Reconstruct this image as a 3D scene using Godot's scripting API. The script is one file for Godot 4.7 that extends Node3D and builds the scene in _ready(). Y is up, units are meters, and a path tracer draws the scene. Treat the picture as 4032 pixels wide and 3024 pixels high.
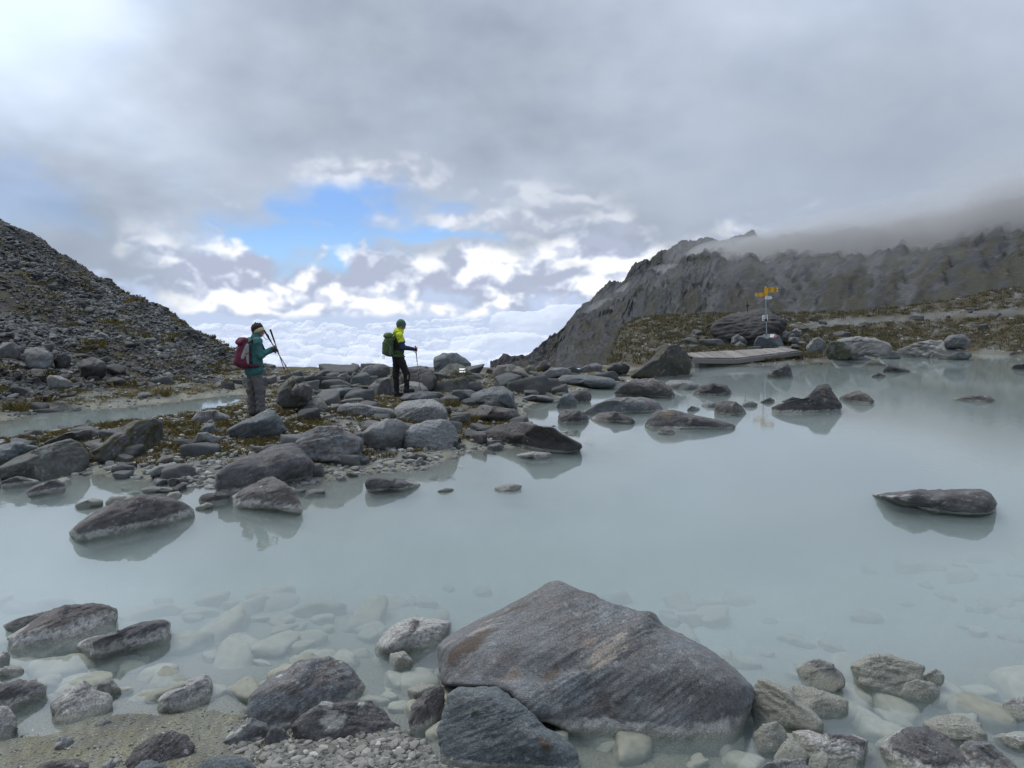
extends Node3D
# An alpine tarn with milky glacier water, boulders, a scree slope, two hikers and a signpost.
# Units are metres, y is up, the lake surface is y = 0. The camera looks along -z.

const FOCAL := 3028.0            # focal length of the photograph in its own pixels (4032 x 3024)
const EYE := Vector3(0, 2.1, 0)  # about eye level on a low shore
const PITCH := 0.0814            # radians below the horizon

var rng := RandomNumberGenerator.new()
var noise := FastNoiseLite.new()      # smooth fractal noise
var fine := FastNoiseLite.new()       # single octave noise
var billow := FastNoiseLite.new()
var names := {}
var templates := {}
var lakes: Array[PackedVector2Array] = []
var M := {}
var sky_noise := FastNoiseLite.new()


func _ready() -> void:
	rng.seed = 20240917
	setup_noise()
	make_camera()
	make_sky()
	make_sun()
	make_materials()
	make_lake_outlines()
	make_ground()
	make_water()
	make_hillside()
	make_mountain()
	make_clouds()
	make_boulders()
	make_fill_stones()
	make_boardwalk()
	make_signpost()
	make_plants()
	make_pebbles()
	make_hikers()


func setup_noise() -> void:
	noise.seed = 11
	noise.noise_type = FastNoiseLite.TYPE_SIMPLEX_SMOOTH
	noise.frequency = 1.0
	noise.fractal_type = FastNoiseLite.FRACTAL_FBM
	noise.fractal_octaves = 4
	fine.seed = 5
	fine.noise_type = FastNoiseLite.TYPE_SIMPLEX
	fine.frequency = 1.0
	fine.fractal_type = FastNoiseLite.FRACTAL_NONE
	billow.seed = 8
	billow.noise_type = FastNoiseLite.TYPE_SIMPLEX_SMOOTH
	billow.frequency = 1.0
	billow.fractal_type = FastNoiseLite.FRACTAL_RIDGED
	billow.fractal_octaves = 4
	sky_noise.seed = 23
	sky_noise.noise_type = FastNoiseLite.TYPE_SIMPLEX_SMOOTH
	sky_noise.frequency = 1.0
	sky_noise.fractal_type = FastNoiseLite.FRACTAL_FBM
	sky_noise.fractal_octaves = 6
	sky_noise.fractal_gain = 0.52


func make_camera() -> void:
	var c := Camera3D.new()
	c.name = "camera"
	c.position = EYE
	c.rotation = Vector3(-PITCH, 0, 0)
	c.fov = rad_to_deg(2.0 * atan(1512.0 / FOCAL))
	c.near = 0.05
	c.far = 30000.0
	add_child(c)
	c.current = true


func make_sun() -> void:
	var s := DirectionalLight3D.new()
	s.name = "sun"
	s.light_energy = 0.5
	s.light_angular_distance = 30.0
	s.light_color = Color(1.0, 0.97, 0.92)
	s.shadow_enabled = true
	add_child(s)
	# high, a little to the left and ahead, behind the thin cloud that is brightest there
	s.look_at_from_position(Vector3(-0.45, 1.0, -0.25), Vector3.ZERO)


# ---------------------------------------------------------------- sky

func sky_color(az: float, el: float) -> Color:
	# az: degrees right of the camera's axis, el: degrees above the horizon; linear light
	var d := Vector3(sin(deg_to_rad(az)) * cos(deg_to_rad(el)), sin(deg_to_rad(el)), -cos(deg_to_rad(az)) * cos(deg_to_rad(el)))
	var q := Vector3(d.x, d.y * 1.7, d.z)
	# the grey stratus deck
	var st := Vector3(d.x / (d.y + 0.25), 0.0, d.z / (d.y + 0.25))
	var n1 := sky_noise.get_noise_3dv(st * 0.5 + Vector3(4.1, 0, 7.7))
	var n2 := sky_noise.get_noise_3dv(q * 2.6 + Vector3(9, 2, 1))
	var n4 := sky_noise.get_noise_3dv(q * 6.0 + Vector3(2, 7, 4))
	var tone := 0.37 + 0.10 * n1 + 0.10 * n2 + 0.07 * n4
	tone += 0.40 * smoothstep(-15.0, -31.0, az + 9.0 * n2) * smoothstep(8.0, 18.0, el + 8.0 * n1) * smoothstep(-95.0, -55.0, az)
	tone += 0.05 * smoothstep(4.0, 24.0, az) * smoothstep(140.0, 90.0, az) * smoothstep(5.0, 13.0, el)
	tone *= 1.06 + 1.05 * smoothstep(22.0, 80.0, el)
	# on the right the deck has come down as an even mist
	var mist := smoothstep(7.0, 20.0, az + 6.0 * n4) * smoothstep(130.0, 80.0, az) * smoothstep(24.0, 9.0, el)
	tone = lerpf(tone, 0.385 + 0.05 * n2, mist * 0.75)
	var col := Color(tone * 0.80, tone * 0.935, tone * 1.15)
	col = col.lerp(Color(tone * 0.84, tone * 0.945, tone * 1.11), clampf(0.5 + n4 * 2.2, 0.0, 1.0) * 0.5)
	var fogside := smoothstep(9.0, 20.0, az + 9.0 * n4 - 0.7 * (9.0 - el)) * smoothstep(120.0, 80.0, az)
	# openings to blue sky
	var warp := Vector2(sky_noise.get_noise_3dv(q * 5.0), sky_noise.get_noise_3dv(q * 5.0 + Vector3(31, 5, 2)))
	var edge := sky_noise.get_noise_3dv(q * 16.0 + Vector3(3, 8, 5))
	var hole := 0.0
	for h in HOLES:
		var e := Vector2((az - h[0] + warp.x * 4.0) / h[2], (el - h[1] + warp.y * 1.6) / h[3]).length() + edge * 0.45
		hole = maxf(hole, h[4] * smoothstep(1.4, 0.4, e))
	var blue := Color(0.17, 0.36, 0.74).lerp(Color(0.30, 0.53, 0.82), smoothstep(9.0, 3.5, el))
	# cumulus low over the valley: shaded by the slope of the cloud towards the light, high and to the left
	var q2 := q + Vector3(warp.x, warp.y, warp.x) * 0.05
	var c0 := sky_noise.get_noise_3dv(q2 * 8.0 + Vector3(7, 1, 3))
	var c1 := sky_noise.get_noise_3dv((q2 + Vector3(-0.014, 0.024, 0)) * 8.0 + Vector3(7, 1, 3))
	var rel := c0 - c1
	var low := smoothstep(7.6, 4.0, el + 6.0 * n4) * (1.0 - fogside)
	low *= smoothstep(-30.0, -23.0, az + 8.0 * n4) if az > -60.0 else 1.0
	var lit := clampf(0.40 + c0 * 0.7 + rel * 2.4 + 0.22 * edge, 0.0, 1.0)
	lit *= lerpf(1.0, 0.72, smoothstep(2.0, 7.0, el))
	var cum := Color(0.35, 0.39, 0.50).lerp(Color(0.50, 0.55, 0.66), smoothstep(0.1, 0.42, lit)).lerp(Color(0.80, 0.81, 0.83), smoothstep(0.42, 0.86, lit))
	# thin bright rolls above and right of the opening
	var roll := 0.0
	for h in ROLLS:
		var e := Vector2((az - h[0] + warp.x * 4.0) / h[2], (el - h[1] + warp.y * 1.3) / h[3]).length()
		roll = maxf(roll, smoothstep(1.1, 0.3, e) * h[4])
	var rc := clampf(0.45 + rel * 3.5 + n4 * 0.8 + edge * 0.3, 0.0, 1.0)
	col = col.lerp(blue, hole * 0.85)
	col = col.lerp(Color(0.40, 0.44, 0.54).lerp(Color(0.68, 0.71, 0.78), rc), roll * clampf(0.4 + 1.4 * c0 + edge + 0.5 * (1.0 - hole), 0.0, 1.0))
	col = col.lerp(cum, low * smoothstep(-0.05, 0.3, c0 + 0.6 - hole * 0.75))
	# towards the horizon the clouds open on the same hazy blue that fills the valley
	col = col.lerp(UNDER, (1.0 - fogside) * maxf(smoothstep(0.75, 0.1, el + 0.5 * edge), smoothstep(1.9, 0.2, el + 4.2 * (c0 + 0.06) + 1.2 * edge)))
	return col

const UNDER := Color(0.42, 0.50, 0.66)     # hazy blue air over the valley, seen where the land falls away

# az, el, half width, half height, strength
const HOLES := [[-15.0, 5.8, 8.0, 2.0, 1.0], [-12.3, 8.0, 4.6, 2.4, 0.95], [-6.0, 6.0, 5.5, 0.75, 0.95], [-12.6, 4.5, 2.0, 1.5, 0.95], [-33.5, 8.0, 6.0, 2.4, 0.3], [-5.0, 8.0, 3.0, 0.5, 0.5],
	[-72.0, 7.0, 9.0, 2.4, 0.8], [-118.0, 9.0, 12.0, 2.6, 0.8], [150.0, 7.0, 10.0, 2.2, 0.8], [-165.0, 11.0, 11.0, 3.0, 0.7]]
const ROLLS := [[-10.0, 10.8, 8.0, 1.5, 0.7], [-2.0, 7.2, 9.0, 1.2, 0.85], [3.0, 9.2, 7.0, 1.6, 0.5], [7.0, 7.0, 3.5, 1.8, 0.6], [-80.0, 11.0, 12.0, 2.0, 0.6], [140.0, 11.0, 12.0, 2.0, 0.6]]

var sky_rows := []

func sky_strip(w: int, x0: int, x1: int, y0: int, y1: int, h: int) -> Image:
	# columns x0..x1 and rows y0..y1 of a panorama of w x h, one row to a worker
	sky_rows = []
	sky_rows.resize(y1 - y0)
	var job := WorkerThreadPool.add_group_task(func(k: int):
		var el := 90.0 - (y0 + k + 0.5) * 180.0 / h
		var row := PackedFloat32Array()
		row.resize((x1 - x0) * 3)
		for x in range(x0, x1):
			var c := sky_color((x + 0.5) * 360.0 / w - 180.0, el)
			row[(x - x0) * 3] = c.r
			row[(x - x0) * 3 + 1] = c.g
			row[(x - x0) * 3 + 2] = c.b
		sky_rows[k] = row.to_byte_array(), y1 - y0)
	WorkerThreadPool.wait_for_group_task_completion(job)
	var bytes := PackedByteArray()
	for r in sky_rows:
		bytes.append_array(r)
	return Image.create_from_data(x1 - x0, y1 - y0, false, Image.FORMAT_RGBF, bytes)

func make_sky() -> void:
	var under := UNDER
	var half := sky_strip(540, 0, 540, 0, 137, 270)
	half.resize(3072, 779, Image.INTERPOLATE_CUBIC)
	var im := Image.create_empty(3072, 1536, false, Image.FORMAT_RGBF)
	im.blit_rect(half, Rect2i(0, 0, 3072, 768), Vector2i(0, 0))
	im.fill_rect(Rect2i(0, 768, 3072, 768), under)
	# the same sky, sampled finer where a lens would resolve it
	im.blit_rect(sky_strip(3072, 1196, 1876, 540, 768, 1536), Rect2i(0, 0, 680, 228), Vector2i(1196, 540))
	# the panorama's edge, not its middle, lies along -z
	var turned := Image.create_empty(3072, 1536, false, Image.FORMAT_RGBF)
	turned.blit_rect(im, Rect2i(1536, 0, 1536, 1536), Vector2i(0, 0))
	turned.blit_rect(im, Rect2i(0, 0, 1536, 1536), Vector2i(1536, 0))
	im = turned
	var pm := PanoramaSkyMaterial.new()
	pm.panorama = ImageTexture.create_from_image(im)
	var sky := Sky.new()
	sky.sky_material = pm
	var e := Environment.new()
	e.background_mode = Environment.BG_SKY
	e.sky = sky
	e.tonemap_mode = Environment.TONE_MAPPER_LINEAR
	e.tonemap_exposure = 1.34
	e.volumetric_fog_enabled = true
	e.volumetric_fog_density = 0.0
	e.sdfgi_enabled = true
	e.ssao_enabled = true
	e.ssil_enabled = true
	var we := WorldEnvironment.new()
	we.name = "world_environment"
	we.environment = e
	add_child(we)


# ---------------------------------------------------------------- small helpers

func ray(u: float, v: float) -> Vector3:
	return Vector3((u - 2016.0) / FOCAL, -(v - 1512.0) / FOCAL, -1.0).rotated(Vector3.RIGHT, -PITCH)

func on_plane(u: float, v: float, y := 0.0) -> Vector3:
	var r := ray(u, v)
	return EYE + r * ((y - EYE.y) / minf(r.y, -1e-4))

func at_depth(u: float, v: float, depth: float) -> Vector3:
	var r := ray(u, v)
	return EYE + r * (depth / -r.z)

func on_ground(u: float, v: float) -> Vector3:
	var r := ray(u, v)
	var t := 2.0
	var last := t
	while t < 75.0:
		var p := EYE + r * t
		if p.y < ground_height(p.x, p.z):
			for i in 8:
				var mid := (last + t) * 0.5
				p = EYE + r * mid
				if p.y < ground_height(p.x, p.z):
					t = mid
				else:
					last = mid
			return EYE + r * t
		last = t
		t *= 1.04
	return EYE + r * 60.0

func numbered(called: String) -> String:
	names[called] = names.get(called, -1) + 1
	return called if names[called] == 0 else "%s_%03d" % [called, names[called]]

func tag(o: Node3D, label: String, category: String, group := "", kind := "") -> Node3D:
	if label:
		o.set_meta("label", label)
	if category:
		o.set_meta("category", category)
	if group:
		o.set_meta("group", group)
	if kind:
		o.set_meta("kind", kind)
	return o

func thing(called: String, at: Vector3, label: String, category: String, group := "") -> Node3D:
	var o := Node3D.new()
	o.name = numbered(called)
	add_child(o)
	o.position = at
	tag(o, label, category, group)
	return o

func mesh_node(called: String, mesh: Mesh, mat: Material, parent: Node3D = null) -> MeshInstance3D:
	var o := MeshInstance3D.new()
	o.mesh = mesh
	o.material_override = mat
	if parent == null:
		o.name = numbered(called)
		add_child(o)
	else:
		o.name = called
		parent.add_child(o, true)
	return o

func mesh_from(verts: PackedVector3Array, idx: PackedInt32Array, cols := PackedColorArray(), flat := false) -> ArrayMesh:
	var a := []
	a.resize(Mesh.ARRAY_MAX)
	a[Mesh.ARRAY_VERTEX] = verts
	if cols.size():
		a[Mesh.ARRAY_COLOR] = cols
	a[Mesh.ARRAY_INDEX] = idx
	if flat:
		var m := ArrayMesh.new()
		m.add_surface_from_arrays(Mesh.PRIMITIVE_TRIANGLES, a)
		var st := SurfaceTool.new()
		st.create_from(m, 0)
		st.deindex()
		var b := st.commit_to_arrays()
		var vs: PackedVector3Array = b[Mesh.ARRAY_VERTEX]
		var ns := PackedVector3Array()
		ns.resize(vs.size())
		for i in range(0, vs.size(), 3):
			var n := (vs[i + 2] - vs[i]).cross(vs[i + 1] - vs[i]).normalized()
			ns[i] = n
			ns[i + 1] = n
			ns[i + 2] = n
		b[Mesh.ARRAY_NORMAL] = ns
		var mf := ArrayMesh.new()
		mf.add_surface_from_arrays(Mesh.PRIMITIVE_TRIANGLES, b)
		return mf
	var nn := PackedVector3Array()
	nn.resize(verts.size())
	for i in range(0, idx.size(), 3):
		var p := verts[idx[i]]
		var n := (verts[idx[i + 2]] - p).cross(verts[idx[i + 1]] - p)
		nn[idx[i]] += n
		nn[idx[i + 1]] += n
		nn[idx[i + 2]] += n
	for i in nn.size():
		nn[i] = nn[i].normalized()
	a[Mesh.ARRAY_NORMAL] = nn
	var mm := ArrayMesh.new()
	mm.add_surface_from_arrays(Mesh.PRIMITIVE_TRIANGLES, a)
	return mm

func cube_sphere(n: int) -> Array:
	if templates.has(n):
		return templates[n]
	var ids := {}
	var dirs := PackedVector3Array()
	var idx := PackedInt32Array()
	for axis in 3:
		for side in 2:
			var grid := PackedInt32Array()
			for j in n + 1:
				for i in n + 1:
					var c := Vector3i.ZERO
					c[axis] = side * n
					c[(axis + 1) % 3] = i
					c[(axis + 2) % 3] = j
					if not ids.has(c):
						ids[c] = dirs.size()
						var v := Vector3.ZERO
						for k in 3:
							v[k] = tan((2.0 * c[k] / n - 1.0) * PI / 4.0)
						dirs.append(v.normalized())
					grid.append(ids[c])
			for j in n:
				for i in n:
					var a := grid[j * (n + 1) + i]
					var b := grid[j * (n + 1) + i + 1]
					var c2 := grid[(j + 1) * (n + 1) + i + 1]
					var d := grid[(j + 1) * (n + 1) + i]
					if side == 1:
						idx.append_array([a, c2, b, a, d, c2])
					else:
						idx.append_array([a, b, c2, a, c2, d])
	templates[n] = [dirs, idx]
	return templates[n]

func grid_indices(cols: int, rows: int, flip := false) -> PackedInt32Array:
	# a sheet of (cols + 1) x (rows + 1) points, row after row
	var idx := PackedInt32Array()
	idx.resize(cols * rows * 6)
	var k := 0
	for j in rows:
		for i in cols:
			var a := j * (cols + 1) + i
			var b := a + 1
			var c := a + cols + 2
			var d := a + cols + 1
			var q := [a, c, b, a, d, c] if flip else [a, b, c, a, c, d]
			for m in 6:
				idx[k + m] = q[m]
			k += 6
	return idx

func box_into(st: SurfaceTool, at: Transform3D, size: Vector3, bevel := 0.0) -> void:
	# a box with chamfered edges: three shrunken copies of each face pair plus the chamfers, as a convex hull of 24 corners
	var h := size * 0.5
	var b := minf(bevel, minf(h.x, minf(h.y, h.z)) * 0.9)
	if b <= 0.0:
		b = 0.0005
	var f := []
	for axis in 3:
		for side in [-1.0, 1.0]:
			var q := []
			for s in [[-1, -1], [1, -1], [1, 1], [-1, 1]]:
				var p := Vector3.ZERO
				p[axis] = side * h[axis]
				p[(axis + 1) % 3] = s[0] * (h[(axis + 1) % 3] - b)
				p[(axis + 2) % 3] = s[1] * (h[(axis + 2) % 3] - b)
				q.append(p)
			f.append(q)
	for ax in 3:      # edge chamfers
		var a1 := (ax + 1) % 3
		var a2 := (ax + 2) % 3
		for s1 in [-1.0, 1.0]:
			for s2 in [-1.0, 1.0]:
				var q := []
				for e in [[-1, 0], [1, 0], [1, 1], [-1, 1]]:
					var p := Vector3.ZERO
					p[ax] = e[0] * (h[ax] - b)
					p[a1] = s1 * (h[a1] if e[1] == 0 else h[a1] - b)
					p[a2] = s2 * (h[a2] - b if e[1] == 0 else h[a2])
					q.append(p)
				f.append(q)
	for sx in [-1.0, 1.0]:
		for sy in [-1.0, 1.0]:
			for sz in [-1.0, 1.0]:
				f.append([Vector3(sx * h.x, sy * (h.y - b), sz * (h.z - b)), Vector3(sx * (h.x - b), sy * h.y, sz * (h.z - b)), Vector3(sx * (h.x - b), sy * (h.y - b), sz * h.z)])
	for q in f:
		var mid := Vector3.ZERO
		for p in q:
			mid += p
		var n: Vector3 = (q[2] - q[0]).cross(q[1] - q[0])
		var order := range(q.size())
		if n.dot(mid) < 0.0:
			order.reverse()
			n = -n
		n = (at.basis * n).normalized()
		for t in range(1, q.size() - 1):
			for k in [order[0], order[t], order[t + 1]]:
				st.set_normal(n)
				st.add_vertex(at * q[k])

func tube_into(st: SurfaceTool, path: Array, radii: Array, sides := 8) -> void:
	var rings := []
	for i in path.size():
		var t: Vector3 = (path[mini(i + 1, path.size() - 1)] - path[maxi(i - 1, 0)]).normalized()
		var s := t.cross(Vector3.UP if absf(t.y) < 0.9 else Vector3.RIGHT).normalized()
		var u := s.cross(t)
		var ring := []
		for k in sides:
			var a := TAU * k / sides
			ring.append([path[i] + (s * cos(a) + u * sin(a)) * radii[i], s * cos(a) + u * sin(a)])
		rings.append(ring)
	for i in rings.size() - 1:
		for k in sides:
			var a = rings[i][k]
			var b = rings[i][(k + 1) % sides]
			var c = rings[i + 1][(k + 1) % sides]
			var d = rings[i + 1][k]
			for v in [a, b, c, a, c, d]:
				st.set_normal(v[1])
				st.add_vertex(v[0])
	for e in [0, rings.size() - 1]:
		var n: Vector3 = (path[0] - path[1]).normalized() if e == 0 else (path[-1] - path[-2]).normalized()
		for k in range(1, sides - 1):
			for v in ([rings[e][0], rings[e][k + 1], rings[e][k]] if e == 0 else [rings[e][0], rings[e][k], rings[e][k + 1]]):
				st.set_normal(n)
				st.add_vertex(v[0])

func begin() -> SurfaceTool:
	var st := SurfaceTool.new()
	st.begin(Mesh.PRIMITIVE_TRIANGLES)
	return st


# ---------------------------------------------------------------- materials

func noise_tex(seed_: int, freq: float, octaves: int, lo: Color, hi: Color, kind := FastNoiseLite.TYPE_SIMPLEX_SMOOTH, size := 512) -> NoiseTexture2D:
	var n := FastNoiseLite.new()
	n.seed = seed_
	n.noise_type = kind
	n.frequency = freq
	n.fractal_octaves = octaves
	var t := NoiseTexture2D.new()
	t.width = size
	t.height = size
	t.seamless = true
	t.noise = n
	var g := Gradient.new()
	g.set_color(0, lo)
	g.set_color(1, hi)
	t.color_ramp = g
	return t

func normal_tex(seed_: int, freq: float, octaves: int, bump: float, size := 512) -> NoiseTexture2D:
	var n := FastNoiseLite.new()
	n.seed = seed_
	n.noise_type = FastNoiseLite.TYPE_SIMPLEX_SMOOTH
	n.frequency = freq
	n.fractal_octaves = octaves
	n.fractal_gain = 0.6
	var t := NoiseTexture2D.new()
	t.width = size
	t.height = size
	t.seamless = true
	t.as_normal_map = true
	t.bump_strength = bump
	t.noise = n
	return t

func lin(r: float, g: float, b: float) -> Color:
	return Color(r, g, b).linear_to_srgb()

func plain(r: float, g: float, b: float, rough := 0.8) -> StandardMaterial3D:
	var m := StandardMaterial3D.new()
	m.albedo_color = lin(r, g, b)
	m.roughness = rough
	return m

func textured(scale: Vector3, grain: Texture2D, bumps: Texture2D, bump_scale: float, rough: float) -> StandardMaterial3D:
	var m := StandardMaterial3D.new()
	m.vertex_color_use_as_albedo = true
	m.albedo_texture = grain
	m.uv1_triplanar = true
	m.uv1_scale = scale
	m.normal_enabled = true
	m.normal_texture = bumps
	m.normal_scale = bump_scale
	m.roughness = rough
	return m

func make_materials() -> void:
	var g1 := noise_tex(1, 0.03, 7, Color(0.52, 0.52, 0.53), Color(1, 1, 1), FastNoiseLite.TYPE_SIMPLEX_SMOOTH, 1024)
	var g2 := noise_tex(2, 0.09, 3, Color(0.6, 0.6, 0.6), Color(1, 1, 1))
	var b1 := normal_tex(3, 0.02, 8, 14.0, 1024)
	var b2 := normal_tex(4, 0.06, 5, 9.0)
	M.rock = textured(Vector3(2.4, 4.6, 2.4), g1, b1, 1.3, 0.72)
	M.rock_far = textured(Vector3(0.8, 1.7, 0.8), g1, b1, 1.3, 0.75)
	M.stone = textured(Vector3(3.0, 5.0, 3.0), g1, b1, 0.8, 0.8)
	M.silt = textured(Vector3(2.5, 2.5, 2.5), g1, b1, 0.6, 0.9)
	M.ground = textured(Vector3(1.1, 1.1, 1.1), g2, b2, 0.8, 0.92)
	M.ground.uv1_world_triplanar = true
	M.scree_ground = textured(Vector3(0.6, 0.6, 0.6), g2, b2, 1.0, 0.92)
	M.mountain = textured(Vector3(0.02, 0.05, 0.02), g2, b1, 1.2, 0.95)
	M.scree = StandardMaterial3D.new()
	M.scree.vertex_color_use_as_albedo = true
	M.scree.roughness = 0.82
	M.leaf = StandardMaterial3D.new()
	M.leaf.vertex_color_use_as_albedo = true
	M.leaf.roughness = 0.85
	M.leaf.backlight_enabled = true
	M.leaf.backlight = Color(0.3, 0.3, 0.2)
	var w := StandardMaterial3D.new()
	w.transparency = BaseMaterial3D.TRANSPARENCY_ALPHA
	w.albedo_color = Color(0.72, 0.85, 0.84, 0.03)
	w.roughness = 0.0
	w.metallic_specular = 0.5
	w.normal_enabled = true
	w.normal_texture = normal_tex(9, 0.012, 3, 4.0)
	w.normal_scale = 0.045
	w.uv1_triplanar = true
	w.uv1_world_triplanar = true
	w.uv1_scale = Vector3(0.8, 0.8, 0.8)
	M.water = w
	var wood := textured(Vector3(1.2, 1.2, 1.2), noise_tex(14, 0.05, 4, Color(0.55, 0.55, 0.55), Color(1, 1, 1)), b1, 0.5, 0.85)
	M.wood = wood
	M.steel = plain(0.33, 0.35, 0.37, 0.38)
	M.steel.metallic = 0.7
	M.iron = plain(0.015, 0.016, 0.02, 0.6)
	M.yellow = plain(0.70, 0.36, 0.008, 0.5)
	M.white = plain(0.78, 0.79, 0.78, 0.5)
	M.red = plain(0.45, 0.035, 0.02, 0.5)
	M.black = plain(0.012, 0.012, 0.014, 0.6)
	M.print_ = plain(0.10, 0.05, 0.01, 0.6)
	M.greyprint = plain(0.12, 0.17, 0.18, 0.6)
	M.cloud = plain(0.93, 0.94, 0.96, 1.0)
	M.cloud.metallic_specular = 0.0
	M.cloud.transparency = BaseMaterial3D.TRANSPARENCY_ALPHA
	M.cloud.albedo_color.a = 0.42
	M.cloud.backlight_enabled = true
	M.cloud.backlight = Color(0.75, 0.76, 0.78)
	M.skin = StandardMaterial3D.new()
	M.skin.vertex_color_use_as_albedo = true
	M.skin.roughness = 0.55
	M.vc = StandardMaterial3D.new()
	M.vc.vertex_color_use_as_albedo = true
	M.vc.roughness = 0.85


# ---------------------------------------------------------------- lake and ground

func outline(px: Array) -> PackedVector2Array:
	var out := PackedVector2Array()
	for p in px:
		var w := on_plane(p[0], p[1])
		out.append(Vector2(w.x, w.z))
	return out

func make_lake_outlines() -> void:
	# where the water meets the land, read off the photograph on the plane y = 0
	lakes.append(outline([
		[-1500, 3000], [-500, 2940], [0, 2915], [192, 2895], [330, 2853], [461, 2815], [800, 2800], [984, 2820], [1153, 2895], [1350, 2925], [1537, 2905], [1600, 2960], [1680, 3060],
		[2300, 3230], [3200, 3260], [4300, 3200], [5600, 2900], [7000, 2000], [6500, 1520], [5200, 1415], [4400, 1400], [4032, 1400], [3800, 1392], [3560, 1402], [3300, 1416], [3150, 1430],
		[2900, 1440], [2730, 1444], [2690, 1466], [2560, 1486], [2420, 1506], [2330, 1528], [2230, 1560], [2120, 1585], [2060, 1605], [2055, 1672], [2180, 1700], [2200, 1745], [2014, 1762], [1900, 1770], [1813, 1784],
		[1677, 1844], [1536, 1848], [1417, 1862], [1249, 1892], [1150, 1920], [840, 1915], [700, 1905], [570, 1884], [430, 1866], [353, 1864], [200, 1875], [0, 1890], [-500, 1880], [-1500, 1860], [-2600, 2100]]))
	lakes.append(outline([
		[-900, 1700], [-300, 1680], [0, 1660], [156, 1620], [339, 1609], [542, 1596], [678, 1582], [875, 1558], [963, 1548], [1000, 1553], [930, 1580], [848, 1613], [753, 1630], [644, 1647], [563, 1653], [475, 1674], [339, 1684], [176, 1708],
		[0, 1741], [-300, 1765], [-900, 1800]]))

func shore_distance(p: Vector2) -> float:
	# metres to the nearest shore, negative over water
	var out := 1e9
	for poly in lakes:
		var best := 1e9
		var inside := false
		var n := poly.size()
		var a := poly[n - 1]
		for i in n:
			var b := poly[i]
			var e := b - a
			var w := p - a
			var t := clampf(w.dot(e) / e.length_squared(), 0.0, 1.0)
			best = minf(best, (w - e * t).length_squared())
			if (a.y > p.y) != (b.y > p.y) and p.x < (b.x - a.x) * (p.y - a.y) / (b.y - a.y) + a.x:
				inside = not inside
			a = b
		out = minf(out, -sqrt(best) if inside else sqrt(best))
	return out

func ground_height(x: float, z: float, d := 1e9) -> float:
	if d > 1e8:
		d = shore_distance(Vector2(x, z))
	var bumps := noise.get_noise_2d(x * 0.9, z * 0.9)
	var small := noise.get_noise_2d(x * 4.0 + 50.0, z * 4.0)
	if d < 0.0:
		var deep := 0.60 * (1.0 - exp(d / 4.2))
		return -deep + 0.05 * bumps * minf(1.0, -d) + 0.012 * small
	var h := 0.34 * (1.0 - exp(-d / 1.9)) + (0.10 * bumps + 0.02 * small) * minf(1.0, d * 0.8)
	if z < -20.0:
		if x > -2.0:
			# the far bank rises to the right, with a dip where the great boulder lies
			var rise := d * (0.085 + 0.0052 * clampf(x - 8.0, 0.0, 34.0)) * smoothstep(-28.0, -38.0, z) * smoothstep(4.5, 11.5, x)
			rise *= 1.0 - 0.55 * exp(-pow((x - 14.5) / 3.6, 2.0)) * smoothstep(-54.0, -48.0, z)
			h += minf(rise, 4.4 + 0.5 * bumps)
		# beyond the lip the land falls to the valley
		var lip := -30.5 if x < 3.0 else lerpf(-30.5, -64.0, smoothstep(3.0, 10.0, x))
		if z < lip:
			h -= (lip - z) * 0.42
	return h

func make_ground() -> void:
	var angles := PackedFloat32Array()
	var a := -180.0
	while a < 180.0:
		angles.append(a)
		a += 0.4 if absf(a + 0.01) < 42.0 else 2.5
	angles.append(180.0)
	var radii := PackedFloat32Array([0.0])
	var r := 0.6
	while r < 110.0:
		radii.append(r)
		r *= 1.027
	var cols := angles.size() - 1
	var verts := PackedVector3Array()
	var tint := PackedColorArray()
	for rr in radii:
		for an in angles:
			var x := sin(deg_to_rad(an)) * rr
			var z := -cos(deg_to_rad(an)) * rr
			var d := shore_distance(Vector2(x, z))
			var y := ground_height(x, z, d)
			verts.append(Vector3(x, y, z))
			tint.append(ground_tint(x, y, z, d))
	var o := mesh_node("ground", mesh_from(verts, grid_indices(cols, radii.size() - 1, true), tint), M.ground)
	tag(o, "", "", "", "structure")

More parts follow.
